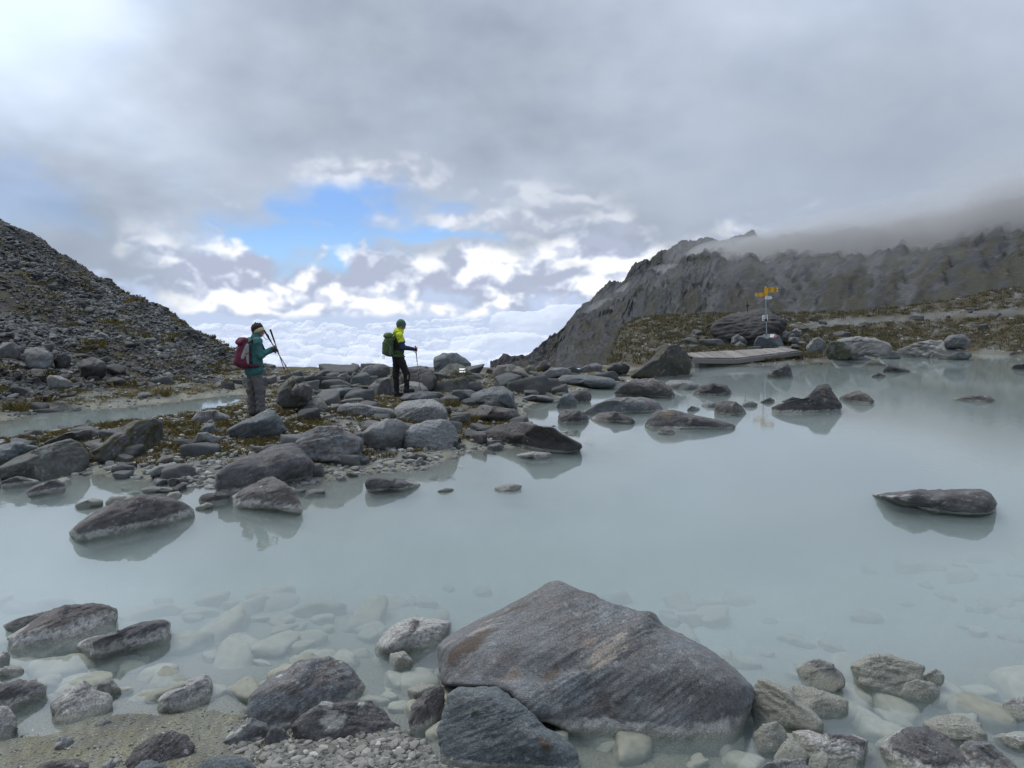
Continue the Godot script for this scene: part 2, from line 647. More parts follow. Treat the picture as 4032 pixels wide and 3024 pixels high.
func ground_tint(x: float, y: float, z: float, d: float) -> Color:
	var n1 := noise.get_noise_2d(x * 0.7 + 9.0, z * 0.7)
	var n2 := noise.get_noise_2d(x * 3.3, z * 3.3 + 20.0)
	var n3 := fine.get_noise_2d(x * 19.0, z * 19.0)
	var silt := Color(0.36, 0.365, 0.295)
	var gravel := Color(0.215, 0.22, 0.205)
	var earth := Color(0.07, 0.056, 0.03)
	var moss := Color(0.105, 0.083, 0.022)
	if d < 0.0:
		# pale glacial silt on the bed, greener where it lies thick
		return (silt * 0.55).lerp(Color(0.52, 0.69, 0.65), smoothstep(0.8, 3.6, -d)) * (1.0 + 0.12 * n2 + 0.08 * n3)
	var c := gravel
	if z > -7.0:
		c = silt.lerp(gravel, smoothstep(-0.15, 0.25, n1 + 0.4 * n2 - 0.05)) * 0.72
		# a film of yellow-green algae on the wet sand at the left
		var alga := smoothstep(0.0, 0.35, n2 + 0.5 * n1 + 0.15) * smoothstep(-0.4, -1.1, x)
		c = c.lerp(Color(0.27, 0.255, 0.12), alga * 0.4)
		return c * (1.0 + 0.22 * n3 + 0.18 * n2)
	if z < -32.5 and x > -3.0:
		c = earth.lerp(Color(0.098, 0.083, 0.040), smoothstep(-0.2, 0.3, n1)).lerp(gravel * 0.9, smoothstep(0.12, 0.3, n2 * 0.7 + n1 * 0.5))
		var path := smoothstep(0.9, 0.4, absf(d - 8.0 - 0.06 * x) / 1.6) * smoothstep(18.0, 24.0, x)
		c = c.lerp(Color(0.19, 0.195, 0.19), path * clampf(0.75 + 1.5 * n2, 0.0, 1.0))
		return c * (1.0 + 0.2 * n3)
	# the strip of land: silt beach by the water, then gravel, soil and moss
	var beach := smoothstep(0.75 + 0.5 * n1, 0.25 + 0.5 * n1, d)
	c = gravel.lerp(moss, smoothstep(0.0, 0.14, n1 * 0.8 + n2 * 0.6 + 0.10)).lerp(earth, smoothstep(0.2, 0.5, n2))
	c = c.lerp(silt * 0.8, beach)
	return c * (1.0 + 0.22 * n3)

func make_water() -> void:
	for k in 2:
		for poly in Geometry2D.offset_polygon(lakes[k], 0.5, Geometry2D.JOIN_ROUND):
			var tri := Geometry2D.triangulate_polygon(poly)
			var verts := PackedVector3Array()
			for p in poly:
				verts.append(Vector3(p.x, 0.0, p.y))
			var idx := PackedInt32Array()
			for i in range(0, tri.size(), 3):
				var n := (verts[tri[i + 2]] - verts[tri[i]]).cross(verts[tri[i + 1]] - verts[tri[i]])
				if n.y > 0.0:
					idx.append_array([tri[i], tri[i + 1], tri[i + 2]])
				else:
					idx.append_array([tri[i], tri[i + 2], tri[i + 1]])
			var o := mesh_node(["lake_water", "pond_water"][k], mesh_from(verts, idx), M.water)
			tag(o, "", "", "", "structure")
	# the rock flour that hangs in the water: real, evenly turbid water below the surface
	for b in [[Vector3(5.0, -0.504, -16.0), Vector3(92.0, 1.0, 28.0)], [Vector3(33.5, -0.504, -40.5), Vector3(53.0, 1.0, 20.98)]]:
		var f := FogVolume.new()
		f.name = numbered("silty_water")
		f.size = b[1]
		f.shape = RenderingServer.FOG_VOLUME_SHAPE_BOX
		var fm := FogMaterial.new()
		fm.density = 1.55
		fm.albedo = lin(0.84, 0.995, 0.975)
		f.material = fm
		add_child(f)
		f.position = b[0]
		tag(f, "", "", "", "structure")


# ---------------------------------------------------------------- the scree slope on the left

var hill_base := []
var hill_crest := []

func hill_point(t: float, s: float) -> Vector3:
	var n := hill_base.size() - 1
	var k := clampi(int(t * n), 0, n - 1)
	var f := t * n - k
	var b: Vector3 = hill_base[k].cubic_interpolate(hill_base[k + 1], hill_base[maxi(k - 1, 0)], hill_base[mini(k + 2, n)], f)
	var c: Vector3 = hill_crest[k].cubic_interpolate(hill_crest[k + 1], hill_crest[maxi(k - 1, 0)], hill_crest[mini(k + 2, n)], f)
	var p: Vector3 = b.lerp(c, s)
	if s > 1.0:
		p.y = c.y - (s - 1.0) * (c.y * 1.3 + 3.0)
	else:
		p.y += sin(s * PI) * -0.04 * c.y
	p.y += noise.get_noise_2d(p.x * 0.25, p.z * 0.25) * 0.7 * smoothstep(0.0, 0.25, s) * smoothstep(0.02, 0.25, 1.02 - t) * smoothstep(1.5, 0.9, s)
	p.y += noise.get_noise_2d(p.x * 1.3, p.z * 1.3) * 0.16 * smoothstep(0.0, 0.1, s)
	return p

func make_hillside() -> void:
	var bp := [[-1500, 1745], [-700, 1690], [0, 1650], [300, 1602], [600, 1580], [860, 1552], [1010, 1538], [1120, 1522], [1215, 1498]]
	var cp := [[-1500, -40, 54], [-700, 400, 51], [0, 838, 47], [219, 975, 45], [456, 1112, 42], [729, 1262, 38], [930, 1390, 34], [1060, 1452, 31], [1225, 1502, 28.5]]
	for i in bp.size():
		var b := on_plane(bp[i][0], bp[i][1], 0.0)
		b.y = -0.12
		hill_base.append(b)
		hill_crest.append(at_depth(cp[i][0], cp[i][1] + 8, cp[i][2]))
	var cols := 150
	var rows := 110
	var verts := PackedVector3Array()
	var tint := PackedColorArray()
	for j in rows + 1:
		var s := -0.04 + 1.44 * j / rows
		for i in cols + 1:
			var p := hill_point(float(i) / cols, s)
			verts.append(p)
			var n1 := noise.get_noise_2d(p.x * 0.5, p.z * 0.5)
			var n2 := noise.get_noise_2d(p.x * 2.0 + 7.0, p.z * 2.0)
			var c := Color(0.055, 0.057, 0.055).lerp(Color(0.06, 0.05, 0.03), smoothstep(0.05, 0.4, n1)).lerp(Color(0.11, 0.10, 0.03), smoothstep(0.22, 0.42, n2))
			tint.append(c)
	var o := mesh_node("hillside", mesh_from(verts, grid_indices(cols, rows, true), tint), M.scree_ground)
	tag(o, "", "", "", "structure")
	# rubble: the 300 largest blocks one by one, the rest as one mass
	var protos := []
	for k in 8:
		protos.append(small_rock(100 + k, 7, Vector3(1.0, 0.5 + 0.08 * (k % 4), 0.72 + 0.06 * (k % 3))))
	var blocks := 0
	var tries := 0
	while blocks < 290 and tries < 4000:
		tries += 1
		var t := rng.randf_range(0.16, 0.99)
		var s := pow(rng.randf(), 1.7) * 0.97
		var p := hill_point(t, s)
		var big := rng.randf_range(0.13, 0.24) * (1.0 + 0.9 * pow(rng.randf(), 5.0)) * lerpf(1.0, 0.95, s)
		var m := mesh_node("scree_block", protos[rng.randi() % 8], scree_tone(rng.randf() * rng.randf()))
		m.transform = rubble_transform(p, big, 0.25)
		tag(m, "%s %s block lying loose on the %s scree slope" % [last_tone, "large angular" if big > 0.27 else "angular" if big > 0.19 else "small angular", "lower" if s < 0.25 else "middle" if s < 0.6 else "upper"], "rock", "loose blocks on the scree slope")
		blocks += 1
	var mass := thing("scree", Vector3.ZERO, "grey rubble covering the steep slope beyond the pond", "scree")
	mass.set_meta("kind", "stuff")
	for k in 6:
		var mm := MultiMesh.new()
		mm.transform_format = MultiMesh.TRANSFORM_3D
		mm.use_colors = true
		mm.mesh = small_rock(140 + k, 3, Vector3(1.0, 0.42 + 0.09 * (k % 4), 0.75), true)
		mm.instance_count = 12000
		for i in 12000:
			var t := pow(rng.randf(), 0.9)
			var s := -0.02 + rng.randf() * 1.04
			var p := hill_point(t, s)
			var big := (0.036 + 0.10 * pow(rng.randf(), 3.0) + 0.024 * s) * smoothstep(1.12, 0.8, s)
			if noise.get_noise_2d(p.x * 0.2 + 70.0, p.z * 0.2) > 0.16:
				big *= 0.55
			mm.set_instance_transform(i, rubble_transform(p, big, 0.5))
			var g := rng.randf_range(0.035, 0.125) * (1.0 + 0.8 * pow(rng.randf(), 7.0)) * (1.0 + 0.5 * noise.get_noise_2d(p.x * 0.35, p.z * 0.35))
			var w := rng.randf_range(-1, 1)
			mm.set_instance_color(i, Color(g * (0.94 + 0.06 * w), g * 0.98, g * (0.97 - 0.05 * w)))
		var mi := MultiMeshInstance3D.new()
		mi.name = "rubble"
		mi.multimesh = mm
		mi.material_override = M.scree
		mass.add_child(mi, true)
		mi.set_meta("kind", "stuff")

var tone_cache := {}

var last_tone := ""

func scree_tone(f: float) -> Material:
	var k := int(f * 7.0)
	last_tone = ["very dark grey", "dark grey", "mid grey", "light grey", "brownish", "bluish", "pale grey"][k]
	if not tone_cache.has(k):
		var m: StandardMaterial3D = M.stone.duplicate()
		m.albedo_color = [lin(0.40, 0.41, 0.41), lin(0.55, 0.57, 0.56), lin(0.72, 0.75, 0.75), lin(0.95, 0.98, 0.98), lin(0.75, 0.73, 0.70), lin(0.66, 0.73, 0.75), lin(1, 1, 1)][k]
		tone_cache[k] = m
	return tone_cache[k]

func rubble_transform(p: Vector3, big: float, tilt: float) -> Transform3D:
	var b := Basis.from_euler(Vector3(rng.randf_range(-tilt, tilt), rng.randf() * TAU, rng.randf_range(-tilt, tilt)))
	b = b * Basis.from_scale(Vector3(big * rng.randf_range(0.8, 1.35), big * rng.randf_range(0.7, 1.15), big))
	return Transform3D(b, p + Vector3(0, big * 0.12, 0))


# ---------------------------------------------------------------- the mountain on the right

func make_mountain() -> void:
	# ridge in the photograph: pixel and assumed distance
	var ridge := [[1930, 1436, 150], [1985, 1412, 170], [2080, 1394, 200], [2150, 1352, 260], [2200, 1310, 320], [2250, 1238, 380], [2320, 1190, 430], [2375, 1128, 470], [2460, 1092, 500], [2500, 1042, 520], [2560, 1008, 540], [2640, 978, 560], [2685, 938, 570], [2735, 950, 580], [2800, 935, 590], [2920, 925, 600],
		[3150, 925, 610], [3400, 900, 600], [3700, 850, 560], [4050, 770, 500], [4500, 660, 430], [5200, 520, 380], [6000, 450, 330]]
	var foot := [[1930, 1500, 62], [1990, 1490, 64], [2080, 1480, 66], [2150, 1470, 70], [2200, 1460, 74], [2250, 1450, 78], [2320, 1450, 82], [2375, 1440, 86], [2460, 1430, 90], [2500, 1430, 92], [2560, 1430, 92], [2640, 1430, 92], [2685, 1420, 92], [2735, 1420, 92], [2800, 1410, 92], [2920, 1400, 92],
		[3150, 1390, 92], [3400, 1370, 92], [3700, 1340, 92], [4050, 1300, 92], [4500, 1280, 92], [5200, 1260, 92], [6000, 1250, 92]]
	var top := []
	var low := []
	for i in ridge.size():
		top.append(at_depth(ridge[i][0], ridge[i][1] + 4, ridge[i][2]))
		low.append(at_depth(foot[i][0], foot[i][1], foot[i][2]))
	var cols := 420
	var rows := 190
	var verts := PackedVector3Array()
	var tint := PackedColorArray()
	var n := ridge.size() - 1
	for j in rows + 1:
		var s := 1.22 * j / rows
		for i in cols + 1:
			# more columns where the frame looks
			var t := float(i) / cols * n
			var k := clampi(int(t), 0, n - 1)
			var f := t - k
			var a: Vector3 = low[k].lerp(low[k + 1], f)
			var b: Vector3 = top[k].lerp(top[k + 1], f)
			var e := pow(minf(s, 1.0), 1.25)
			var p := a.lerp(b, e)
			# a hollow profile: gentle meadows below, crags above
			p.y = lerpf(a.y, b.y, pow(minf(s, 1.0), 1.55))
			if s > 1.0:
				p += Vector3(0, -(s - 1.0) * 160.0, -(s - 1.0) * 200.0)
			var away := -p.z
			var q := p * Vector3(0.012, 0.03, 0.012)
			var U := lerpf(ridge[k][0], ridge[k + 1][0], f) * 0.01
			var crag := noise.get_noise_2d(U * 0.55, s * 2.6)
			var crag2 := noise.get_noise_2d(U * 1.7 + 5.0, s * 8.0)
			var fn := noise.get_noise_2d(U * 6.0, s * 30.0 + 9.0)
			var steep := smoothstep(0.25, 0.75, s + 0.45 * noise.get_noise_2d(U * 0.4, s * 2.0 + 40.0)) * smoothstep(0.0, 0.1, 1.16 - s)
			var mag := minf(away, 520.0) * 0.0085
			var ledge := noise.get_noise_2d(U * 0.9 + 2.0 * crag, s * 22.0 + 3.0 * crag2)
			var lift := (crag * 2.4 + crag2 * 0.75 + ledge * 0.55 * steep + fn * 0.28) * mag * smoothstep(0.0, 0.12, s)
			# gullies that run down the face, leaning with the slope
			var gully := noise.get_noise_2d(U * 0.8 - s * 2.2 + 0.5 * crag2, s * 1.6)
			lift -= smoothstep(0.08, 0.4, gully) * mag * 1.2 * smoothstep(0.1, 0.4, s) * smoothstep(1.0, 0.8, s)
			p.y += lift * 0.6
			p.z += lift * 0.45
			verts.append(p)
			# cover: dark crag, brown-green turf, pale scree fans below the gullies
			var v1 := noise.get_noise_2d(U * 0.9 - s * 1.5 + 30.0, s * 5.0)
			var v2 := noise.get_noise_2d(U * 5.0, s * 26.0 + 60.0)
			var v3 := fine.get_noise_2d(U * 26.0, s * 120.0)
			var rock := Color(0.040, 0.043, 0.049) * (1.0 + 0.8 * v2 + 0.45 * v3)
			var turf := Color(0.028, 0.030, 0.018).lerp(Color(0.045, 0.040, 0.021), smoothstep(-0.2, 0.3, v2))
			var fan := Color(0.088, 0.091, 0.095) * (1.0 + 0.35 * v3)
			var c := turf.lerp(rock, smoothstep(-0.06, 0.06, v1 + 0.45 * (s - 0.45) + 0.35 * v2 + 0.25 * crag2 + 0.25 * ledge * steep))
			var fanny := smoothstep(0.10, 0.26, gully + 0.25 * v2 - 0.15 * absf(s - 0.4)) * smoothstep(0.92, 0.55, s) * smoothstep(0.05, 0.2, s)
			c = c.lerp(fan, fanny * 0.9)
			if t > 15.5:   # the nearer grassy flank at the right
				c = c.lerp(turf * 1.25, smoothstep(15.5, 18.5, t) * smoothstep(0.1, -0.1, v1 + 0.2 * v2) * 0.9)
			tint.append(c)
	var o := mesh_node("mountain", mesh_from(verts, grid_indices(cols, rows, true), tint), M.mountain)
	tag(o, "", "", "", "structure")


# ---------------------------------------------------------------- cloud on the mountain and over the valley

func make_clouds() -> void:
	# banks of mist that drag over the ridge: centre pixel, distance, half sizes in metres, density; each thins outwards in shells
	var banks := [[2960, 950, 425, Vector3(36, 11, 24), 0.030], [3150, 945, 420, Vector3(38, 14, 26), 0.032], [3340, 935, 415, Vector3(36, 16, 26), 0.032], [3530, 925, 410, Vector3(36, 18, 26), 0.034], [3720, 905, 395, Vector3(36, 19, 26), 0.034], [3930, 860, 370, Vector3(38, 18, 26), 0.030], [4160, 790, 345, Vector3(42, 20, 26), 0.026],
		[2820, 1010, 410, Vector3(24, 9, 18), 0.022], [2680, 1055, 395, Vector3(21, 10, 18), 0.020], [2560, 1115, 375, Vector3(19, 11, 18), 0.019], [2430, 1195, 320, Vector3(14, 9, 14), 0.019], [3060, 1025, 385, Vector3(24, 8, 18), 0.018], [3300, 1030, 375, Vector3(24, 8, 18), 0.016], [3560, 1025, 360, Vector3(16, 9, 16), 0.020], [3760, 1010, 350, Vector3(17, 10, 16), 0.020], [2330, 1285, 265, Vector3(8, 5, 10), 0.016],
		[3050, 1180, 300, Vector3(95, 26, 60), 0.0016]]
	# round the seven main banks the air thickens before the cloud proper begins
	for k in 7:
		var b: Array = banks[k]
		banks.append([b[0] - 20, b[1] + 12, b[2] - 12.0, b[3] * Vector3(1.25, 1.55, 1.3), b[4] * 0.22])
	for b in banks:
		var f := FogVolume.new()
		f.name = numbered("cloud")
		f.shape = RenderingServer.FOG_VOLUME_SHAPE_ELLIPSOID
		f.size = b[3] * 2.0
		var fm := FogMaterial.new()
		fm.density = b[4]
		fm.albedo = lin(0.99, 0.995, 1.0)
		f.material = fm
		add_child(f)
		f.position = at_depth(b[0], b[1] + 62, b[2])
		f.rotation.z = rng.randf_range(-0.15, 0.25)
		f.set_meta("kind", "stuff")
		tag(f, "grey bank of mist dragging across the mountain ridge", "cloud", "mist banks on the mountain")
	# cumulus far below, over the valley
	var puffs := [[1240, 1455, 520, 70], [1620, 1460, 560, 60], [1850, 1428, 460, 66], [2060, 1385, 420, 84], [2240, 1310, 280, 110], [1000, 1395, 420, 80], [1400, 1400, 520, 46], [1720, 1362, 540, 40], [1250, 1345, 560, 44], [1960, 1325, 480, 50], [1560, 1305, 600, 34], [1060, 1300, 480, 50], [1850, 1278, 520, 34]]
	var k := 0
	for b in puffs:
		var away := 2600.0 + 130.0 * k
		var m := away / FOCAL
		var w: float = b[2] * 0.62
		var h: float = b[3] * 0.62
		var r := RandomNumberGenerator.new()
		r.seed = 900 + k
		var balls := []
		for i in 46:
			var x := r.randf_range(-1, 1)
			var top := 1.0 - x * x * 0.75
			var rad: float = h * r.randf_range(0.2, 0.62) * (0.55 + 0.45 * top)
			var c := Vector3(x * w, lerpf(-h * 0.55, h * 0.75 * top, pow(r.randf(), 0.8)), r.randf_range(-0.5, 0.5) * w * 0.6)
			balls.append([c * m, (c + Vector3(r.randfn(0, 1.3), r.randfn(0, 0.10), 0) * h) * m, rad * m, rad * 0.7 * m, Color.WHITE])
		var out := [PackedVector3Array(), PackedColorArray(), PackedInt32Array()]
		nets(out, balls, h * m * 0.25, h * m * 0.5)
		var vs: PackedVector3Array = out[0]
		for i in vs.size():
			var q := vs[i] / (h * m)
			vs[i] += Vector3(noise.get_noise_3dv(q * 2.2 + Vector3(k, 0, 0)), noise.get_noise_3dv(q * 2.2 + Vector3(0, k, 9)), noise.get_noise_3dv(q * 2.2 + Vector3(5, 0, k))) * h * m * 0.12
		var o := mesh_node("cloud", mesh_from(vs, out[2]), M.cloud)
		o.position = at_depth(b[0], b[1], away)
		o.set_meta("kind", "stuff")
		tag(o, "white cumulus cloud over the far valley", "cloud", "cumulus clouds over the valley")
		k += 1


# ---------------------------------------------------------------- rocks

func cut_planes(r: RandomNumberGenerator, count: int, shallow := 0.72) -> Array:
	var out := []
	for a in [Vector3.RIGHT, Vector3.LEFT, Vector3.UP, Vector3.DOWN, Vector3.FORWARD, Vector3.BACK]:
		out.append((a + Vector3(r.randfn(0, 0.16), r.randfn(0, 0.16), r.randfn(0, 0.16))).normalized() / r.randf_range(0.86, 1.0))
	for i in count:
		var v := Vector3(r.randfn(), r.randfn(), r.randfn()).normalized()
		out.append(v / r.randf_range(shallow, 1.02))
	return out

func cut_radius(d: Vector3, planes: Array, sharp: float) -> float:
	# distance to the soft convex shape bounded by the planes
	var sum := 0.0
	for n: Vector3 in planes:
		var c := n.dot(d)
		if c > 0.25:
			sum += pow(c, sharp)
	return pow(sum, -1.0 / sharp)

func small_rock(seed_: int, n: int, size: Vector3, flat := false, sharp := 14.0) -> ArrayMesh:
	var r := RandomNumberGenerator.new()
	r.seed = seed_ * 77 + 5
	var planes := cut_planes(r, 7)
	var cs := cube_sphere(n)
	var verts := PackedVector3Array()
	var cols := PackedColorArray()
	var off := Vector3(seed_ * 3.7, seed_ * 1.3, 0)
	for d: Vector3 in cs[0]:
		var p := d * cut_radius(d, planes, sharp) * size
		p *= 1.0 + 0.07 * noise.get_noise_3dv(p * Vector3(1.2, 3.0, 1.2) + off)
		verts.append(p)
		var g := 0.19 * (1.0 + 0.35 * noise.get_noise_3dv(p * Vector3(2.0, 5.0, 2.0) + off))
		cols.append(Color(g, g * 1.02, g * 1.01))
	return mesh_from(verts, cs[1], PackedColorArray() if flat else cols, flat)

# base colours of the kinds of rock (linear)
const PALETTE := {
	"grey": [Color(0.265, 0.287, 0.302), Color(0.165, 0.15, 0.14)],
	"pale": [Color(0.36, 0.385, 0.388), Color(0.25, 0.245, 0.235)],
	"blue": [Color(0.15, 0.182, 0.195), Color(0.20, 0.22, 0.228)],
	"dark": [Color(0.11, 0.107, 0.111), Color(0.165, 0.16, 0.16)],
	"brown": [Color(0.125, 0.108, 0.104), Color(0.175, 0.166, 0.163)],
	"black": [Color(0.058, 0.056, 0.056), Color(0.10, 0.096, 0.094)],
	"silt": [Color(0.43, 0.435, 0.385), Color(0.34, 0.34, 0.30)],
	"white": [Color(0.52, 0.525, 0.50), Color(0.30, 0.29, 0.28)],
	"green": [Color(0.165, 0.185, 0.175), Color(0.13, 0.125, 0.105)],
	"warm": [Color(0.27, 0.25, 0.225), Color(0.19, 0.18, 0.17)],
}

# o: base ("w" stands in the lake, "g" on the ground), depth (front-to-back share), crust (metres of white lime above the waterline), moss, lichen, sharp, cuts, bed (strata angle), spots
func boulder(scale: Array, label: String, category: String, kind: String, pts: Array, o := {}) -> MeshInstance3D:
	var px := PackedVector2Array()
	for i in range(0, pts.size(), 2):
		px.append(Vector2(scale[0] + pts[i] * scale[2], scale[1] + pts[i + 1] * scale[2]))
	var lo := px[0]
	var hi := px[0]
	for p in px:
		lo = lo.min(p)
		hi = hi.max(p)
	var mid := (lo + hi) * 0.5
	var base: String = o.get("base", "w")
	# the ends of the outline show where the middle of its footing lies; its lowest point is the front of the footing
	var left := px[0]
	var rite := px[0]
	for p in px:
		if p.x < left.x:
			left = p
		if p.x > rite.x:
			rite = p
	var least: float = hi.y - (hi.y - lo.y) * o.get("front", 0.55)
	var row := clampf((left.y + rite.y) * 0.5, least, hi.y - (hi.y - lo.y) * 0.06)
	var stand := on_plane(mid.x, row, 0.0) if base == "w" else on_ground(mid.x, row)
	if o.has("away"):
		stand = at_depth(mid.x, row, o.away)
	var low_eye := stand.y > EYE.y - 0.2
	var toe := stand if low_eye else on_plane(mid.x, hi.y, stand.y)
	# a footing is no deeper than the rock is wide
	var most := (hi.x - lo.x) * 0.5 * (toe - EYE).length() / FOCAL * 0.75
	if not o.has("away") and not low_eye and toe.distance_to(stand) > most:
		stand = toe + (stand - toe).normalized() * most
	# one end may lie farther off than the other
	var skew := 0.0 if low_eye else on_plane(mid.x, clampf(rite.y, least, hi.y), stand.y).z - on_plane(mid.x, clampf(left.y, least, hi.y), stand.y).z
	var view := ray(mid.x, mid.y).normalized()
	var right := view.cross(Vector3.UP).normalized()
	var upv := right.cross(view)
	var centre := EYE + view * (stand - EYE).dot(view)
	var half := (hi - lo) * 0.5 * (centre - EYE).length() / FOCAL
	skew = clampf(skew / (2.0 * half.x), -0.9, 0.9)
	# the outline in metres across the line of sight; below the ends it goes straight down, under water or soil
	var under: float = (toe - centre).dot(upv) - half.y * o.get("sunk", 0.5)
	var poly := PackedVector2Array()
	var flat := func(p: Vector2) -> Vector2:
		var rr := ray(p.x, p.y)
		var w := EYE + rr * ((centre - EYE).dot(view) / rr.dot(view)) - centre
		return Vector2(w.dot(right), w.dot(upv))
	var ql: Vector2 = flat.call(left)
	var qr: Vector2 = flat.call(rite)
	var start := px.find(left)
	# walk from the left end to the right end over the top
	var over := PackedVector2Array()
	var other := PackedVector2Array()
	var at_i := start
	while px[at_i] != rite:
		over.append(px[at_i])
		at_i = (at_i + 1) % px.size()
	over.append(rite)
	while px[at_i] != left:
		other.append(px[at_i])
		at_i = (at_i + 1) % px.size()
	other.append(left)
	var mean_a := 0.0
	for p in over:
		mean_a += p.y / over.size()
	var mean_b := 0.0
	for p in other:
		mean_b += p.y / other.size()
	if mean_b < mean_a:
		over = other
		over.reverse()
	if o.get("keep", false):
		for p in px:
			var kq: Vector2 = flat.call(p)
			if kq.y < 0.0:
				kq.y *= 1.12
			poly.append(kq)
		over.clear()
	for p in over:
		poly.append(flat.call(p))
	under = minf(under, minf(ql.y, qr.y) - 0.25 * half.y)
	if over.size():
		poly.append(Vector2(lerpf(qr.x, 0.0, 0.06), lerpf(qr.y, under, 0.6)))
		poly.append(Vector2(lerpf(qr.x, 0.0, 0.3), under))
		poly.append(Vector2(lerpf(ql.x, 0.0, 0.3), under))
		poly.append(Vector2(lerpf(ql.x, 0.0, 0.06), lerpf(ql.y, under, 0.6)))
	var bins := 128
	var reach := PackedFloat32Array()
	for b in bins:
		var dir := Vector2.from_angle(TAU * b / bins)
		var far := 0.0
		for i in poly.size():
			var p := poly[i]
			var e := poly[(i + 1) % poly.size()] - p
			var den := dir.cross(e)
			if absf(den) > 1e-9:
				var t := p.cross(e) / den
				var s := p.cross(dir) / den
				if t > 0.0 and s >= -1e-4 and s <= 1.0001:
					far = maxf(far, t)
		reach.append(far)
	for b in bins:
		if reach[b] <= 0.0:
			reach[b] = maxf(reach[(b + 1) % bins], reach[(b + bins - 1) % bins])
	var thick: float = clampf(absf(stand.z - toe.z) * 1.15, 0.35 * half.x, 1.1 * half.x) * o.get("depth", 1.0)
	var n := clampi(int((hi - lo).length() / 4.0 / 2.6), 9, 100)
	if o.has("res"):
		n = o.res
	var r := RandomNumberGenerator.new()
	r.seed = hash(label)
	var planes := cut_planes(r, o.get("cuts", 8))
	var sharp: float = o.get("sharp", 13.0)
	var cs := cube_sphere(n)
	var dirs: PackedVector3Array = cs[0]
	var raw := PackedVector3Array()
	raw.resize(dirs.size())
	var widest := PackedFloat32Array()
	widest.resize(bins)
	for i in dirs.size():
		var p := dirs[i] * cut_radius(dirs[i], planes, sharp)
		raw[i] = p
		var b := int(fposmod(atan2(p.y, p.x), TAU) / TAU * bins) % bins
		widest[b] = maxf(widest[b], Vector2(p.x, p.y).length())
	# a coarse mesh leaves bins empty: take the widest of the neighbours
	var wide2 := PackedFloat32Array()
	var span := maxi(2, int(ceil(bins / (4.0 * n))) + 1)
	for b in bins:
		var m := 0.0
		for k in range(-span, span + 1):
			m = maxf(m, widest[(b + k + bins) % bins])
		wide2.append(maxf(m, 0.3))
	var bed_a: float = o.get("bed", r.randf_range(-0.5, 0.5))
	var bed := Vector3(-sin(bed_a), cos(bed_a), r.randf_range(-0.3, 0.3)).normalized()
	var along := bed.cross(Vector3.BACK).normalized()
	var across := bed.cross(along)
	var size := sqrt(half.x * half.y)
	var rough: float = o.get("rough", 0.045)
	var band: float = o.get("band", 0.55 if n > 40 else 1.0)
	var off := Vector3(r.randf(), r.randf(), r.randf()) * 40.0
	var verts := PackedVector3Array()
	verts.resize(raw.size())
	var cols := PackedColorArray()
	cols.resize(raw.size())
	var pal: Array = PALETTE[kind]
	var crust: float = o.get("crust", 0.0)
	var wet: float = o.get("wet", 0.02 if base == "w" else -9.0)
	var moss: float = o.get("moss", 0.0)
	var lichen: float = o.get("lichen", 0.25)
	var stain: float = o.get("stain", 0.5)
	var spots := []
	for i in int(o.get("lichens", 5.0 * lichen)):
		spots.append([r.randi() % raw.size(), size * r.randf_range(0.03, 0.075)])
	var rug := clampf(0.05 / maxf(size, 0.05), 0.15, 1.0)
	for i in raw.size():
		var p := raw[i]
		var ang := fposmod(atan2(p.y, p.x), TAU) / TAU * bins
		var b := int(ang) % bins
		var f := ang - int(ang)
		var s := lerpf(reach[b] / wide2[b], reach[(b + 1) % bins] / wide2[(b + 1) % bins], f)
		var q := Vector3(p.x * s, p.y * s, p.z * thick + skew * p.x * s)
		var k := q / size
		var sc := Vector3(k.dot(along) * 1.5, k.dot(bed) * 8.0, k.dot(across) * 1.5) + off
		var strata := noise.get_noise_3dv(sc)
		var lump := noise.get_noise_3dv(k * 1.3 + off)
		var gr := noise.get_noise_3dv(k * 6.0 + off)
		var shift := (strata * 0.9 * band + lump * 1.1 + gr * 0.5) * rough * size
		var out := q + q.normalized() * shift
		var w := centre + right * out.x + upv * out.y - view * out.z
		verts[i] = w - stand
		# colour: veined by the strata, weathered in patches
		var tex := noise.get_noise_3dv(k * 2.2 - off)
		var sp := fine.get_noise_3dv(k * (16.0 / rug) * 0.3 + off)
		var c: Color = pal[0].lerp(pal[1], clampf(0.5 + stain * (tex * 2.2 + strata * 1.2), 0.0, 1.0) * minf(1.0, stain * 2.0))
		if n > 40:
			var vein := noise.get_noise_3dv(Vector3(sc.x * 1.6, sc.y * 3.6, sc.z * 1.6))
			c = c * (1.0 + 0.45 * band * vein)
			shift = vein * 0.014 * band * size
			verts[i] += (right * q.x + upv * q.y - view * q.z).normalized() * shift
		c = c * (1.0 + 0.42 * band * strata + 0.3 * gr + 0.3 * sp)
		if moss > 0.0:
			c = c.lerp(Color(0.075, 0.075, 0.025), smoothstep(0.55 - 0.4 * moss, 0.75 - 0.4 * moss, 0.5 + tex + 0.4 * gr))
		if lichen > 0.0:
			var li := fine.get_noise_3dv(k * 9.0 + off * 2.0 + Vector3(gr, gr, gr) * 0.5) * clampf(0.75 + 1.5 * noise.get_noise_3dv(k * 1.1 + off * 3.0), 0.0, 1.0)
			c = c.lerp(Color(0.44, 0.45, 0.42), smoothstep(0.74 - 0.2 * lichen, 0.80 - 0.2 * lichen, li) * 0.7)
		if crust > 0.0:
			var lip := w.y - wet + 0.5 * crust * gr + 0.35 * crust * lump
			c = c.lerp(Color(0.62, 0.62, 0.585) * (1.0 + 0.3 * sp), smoothstep(crust, crust * 0.78, lip) * clampf(0.9 + gr * 1.4, 0.2, 1.0))
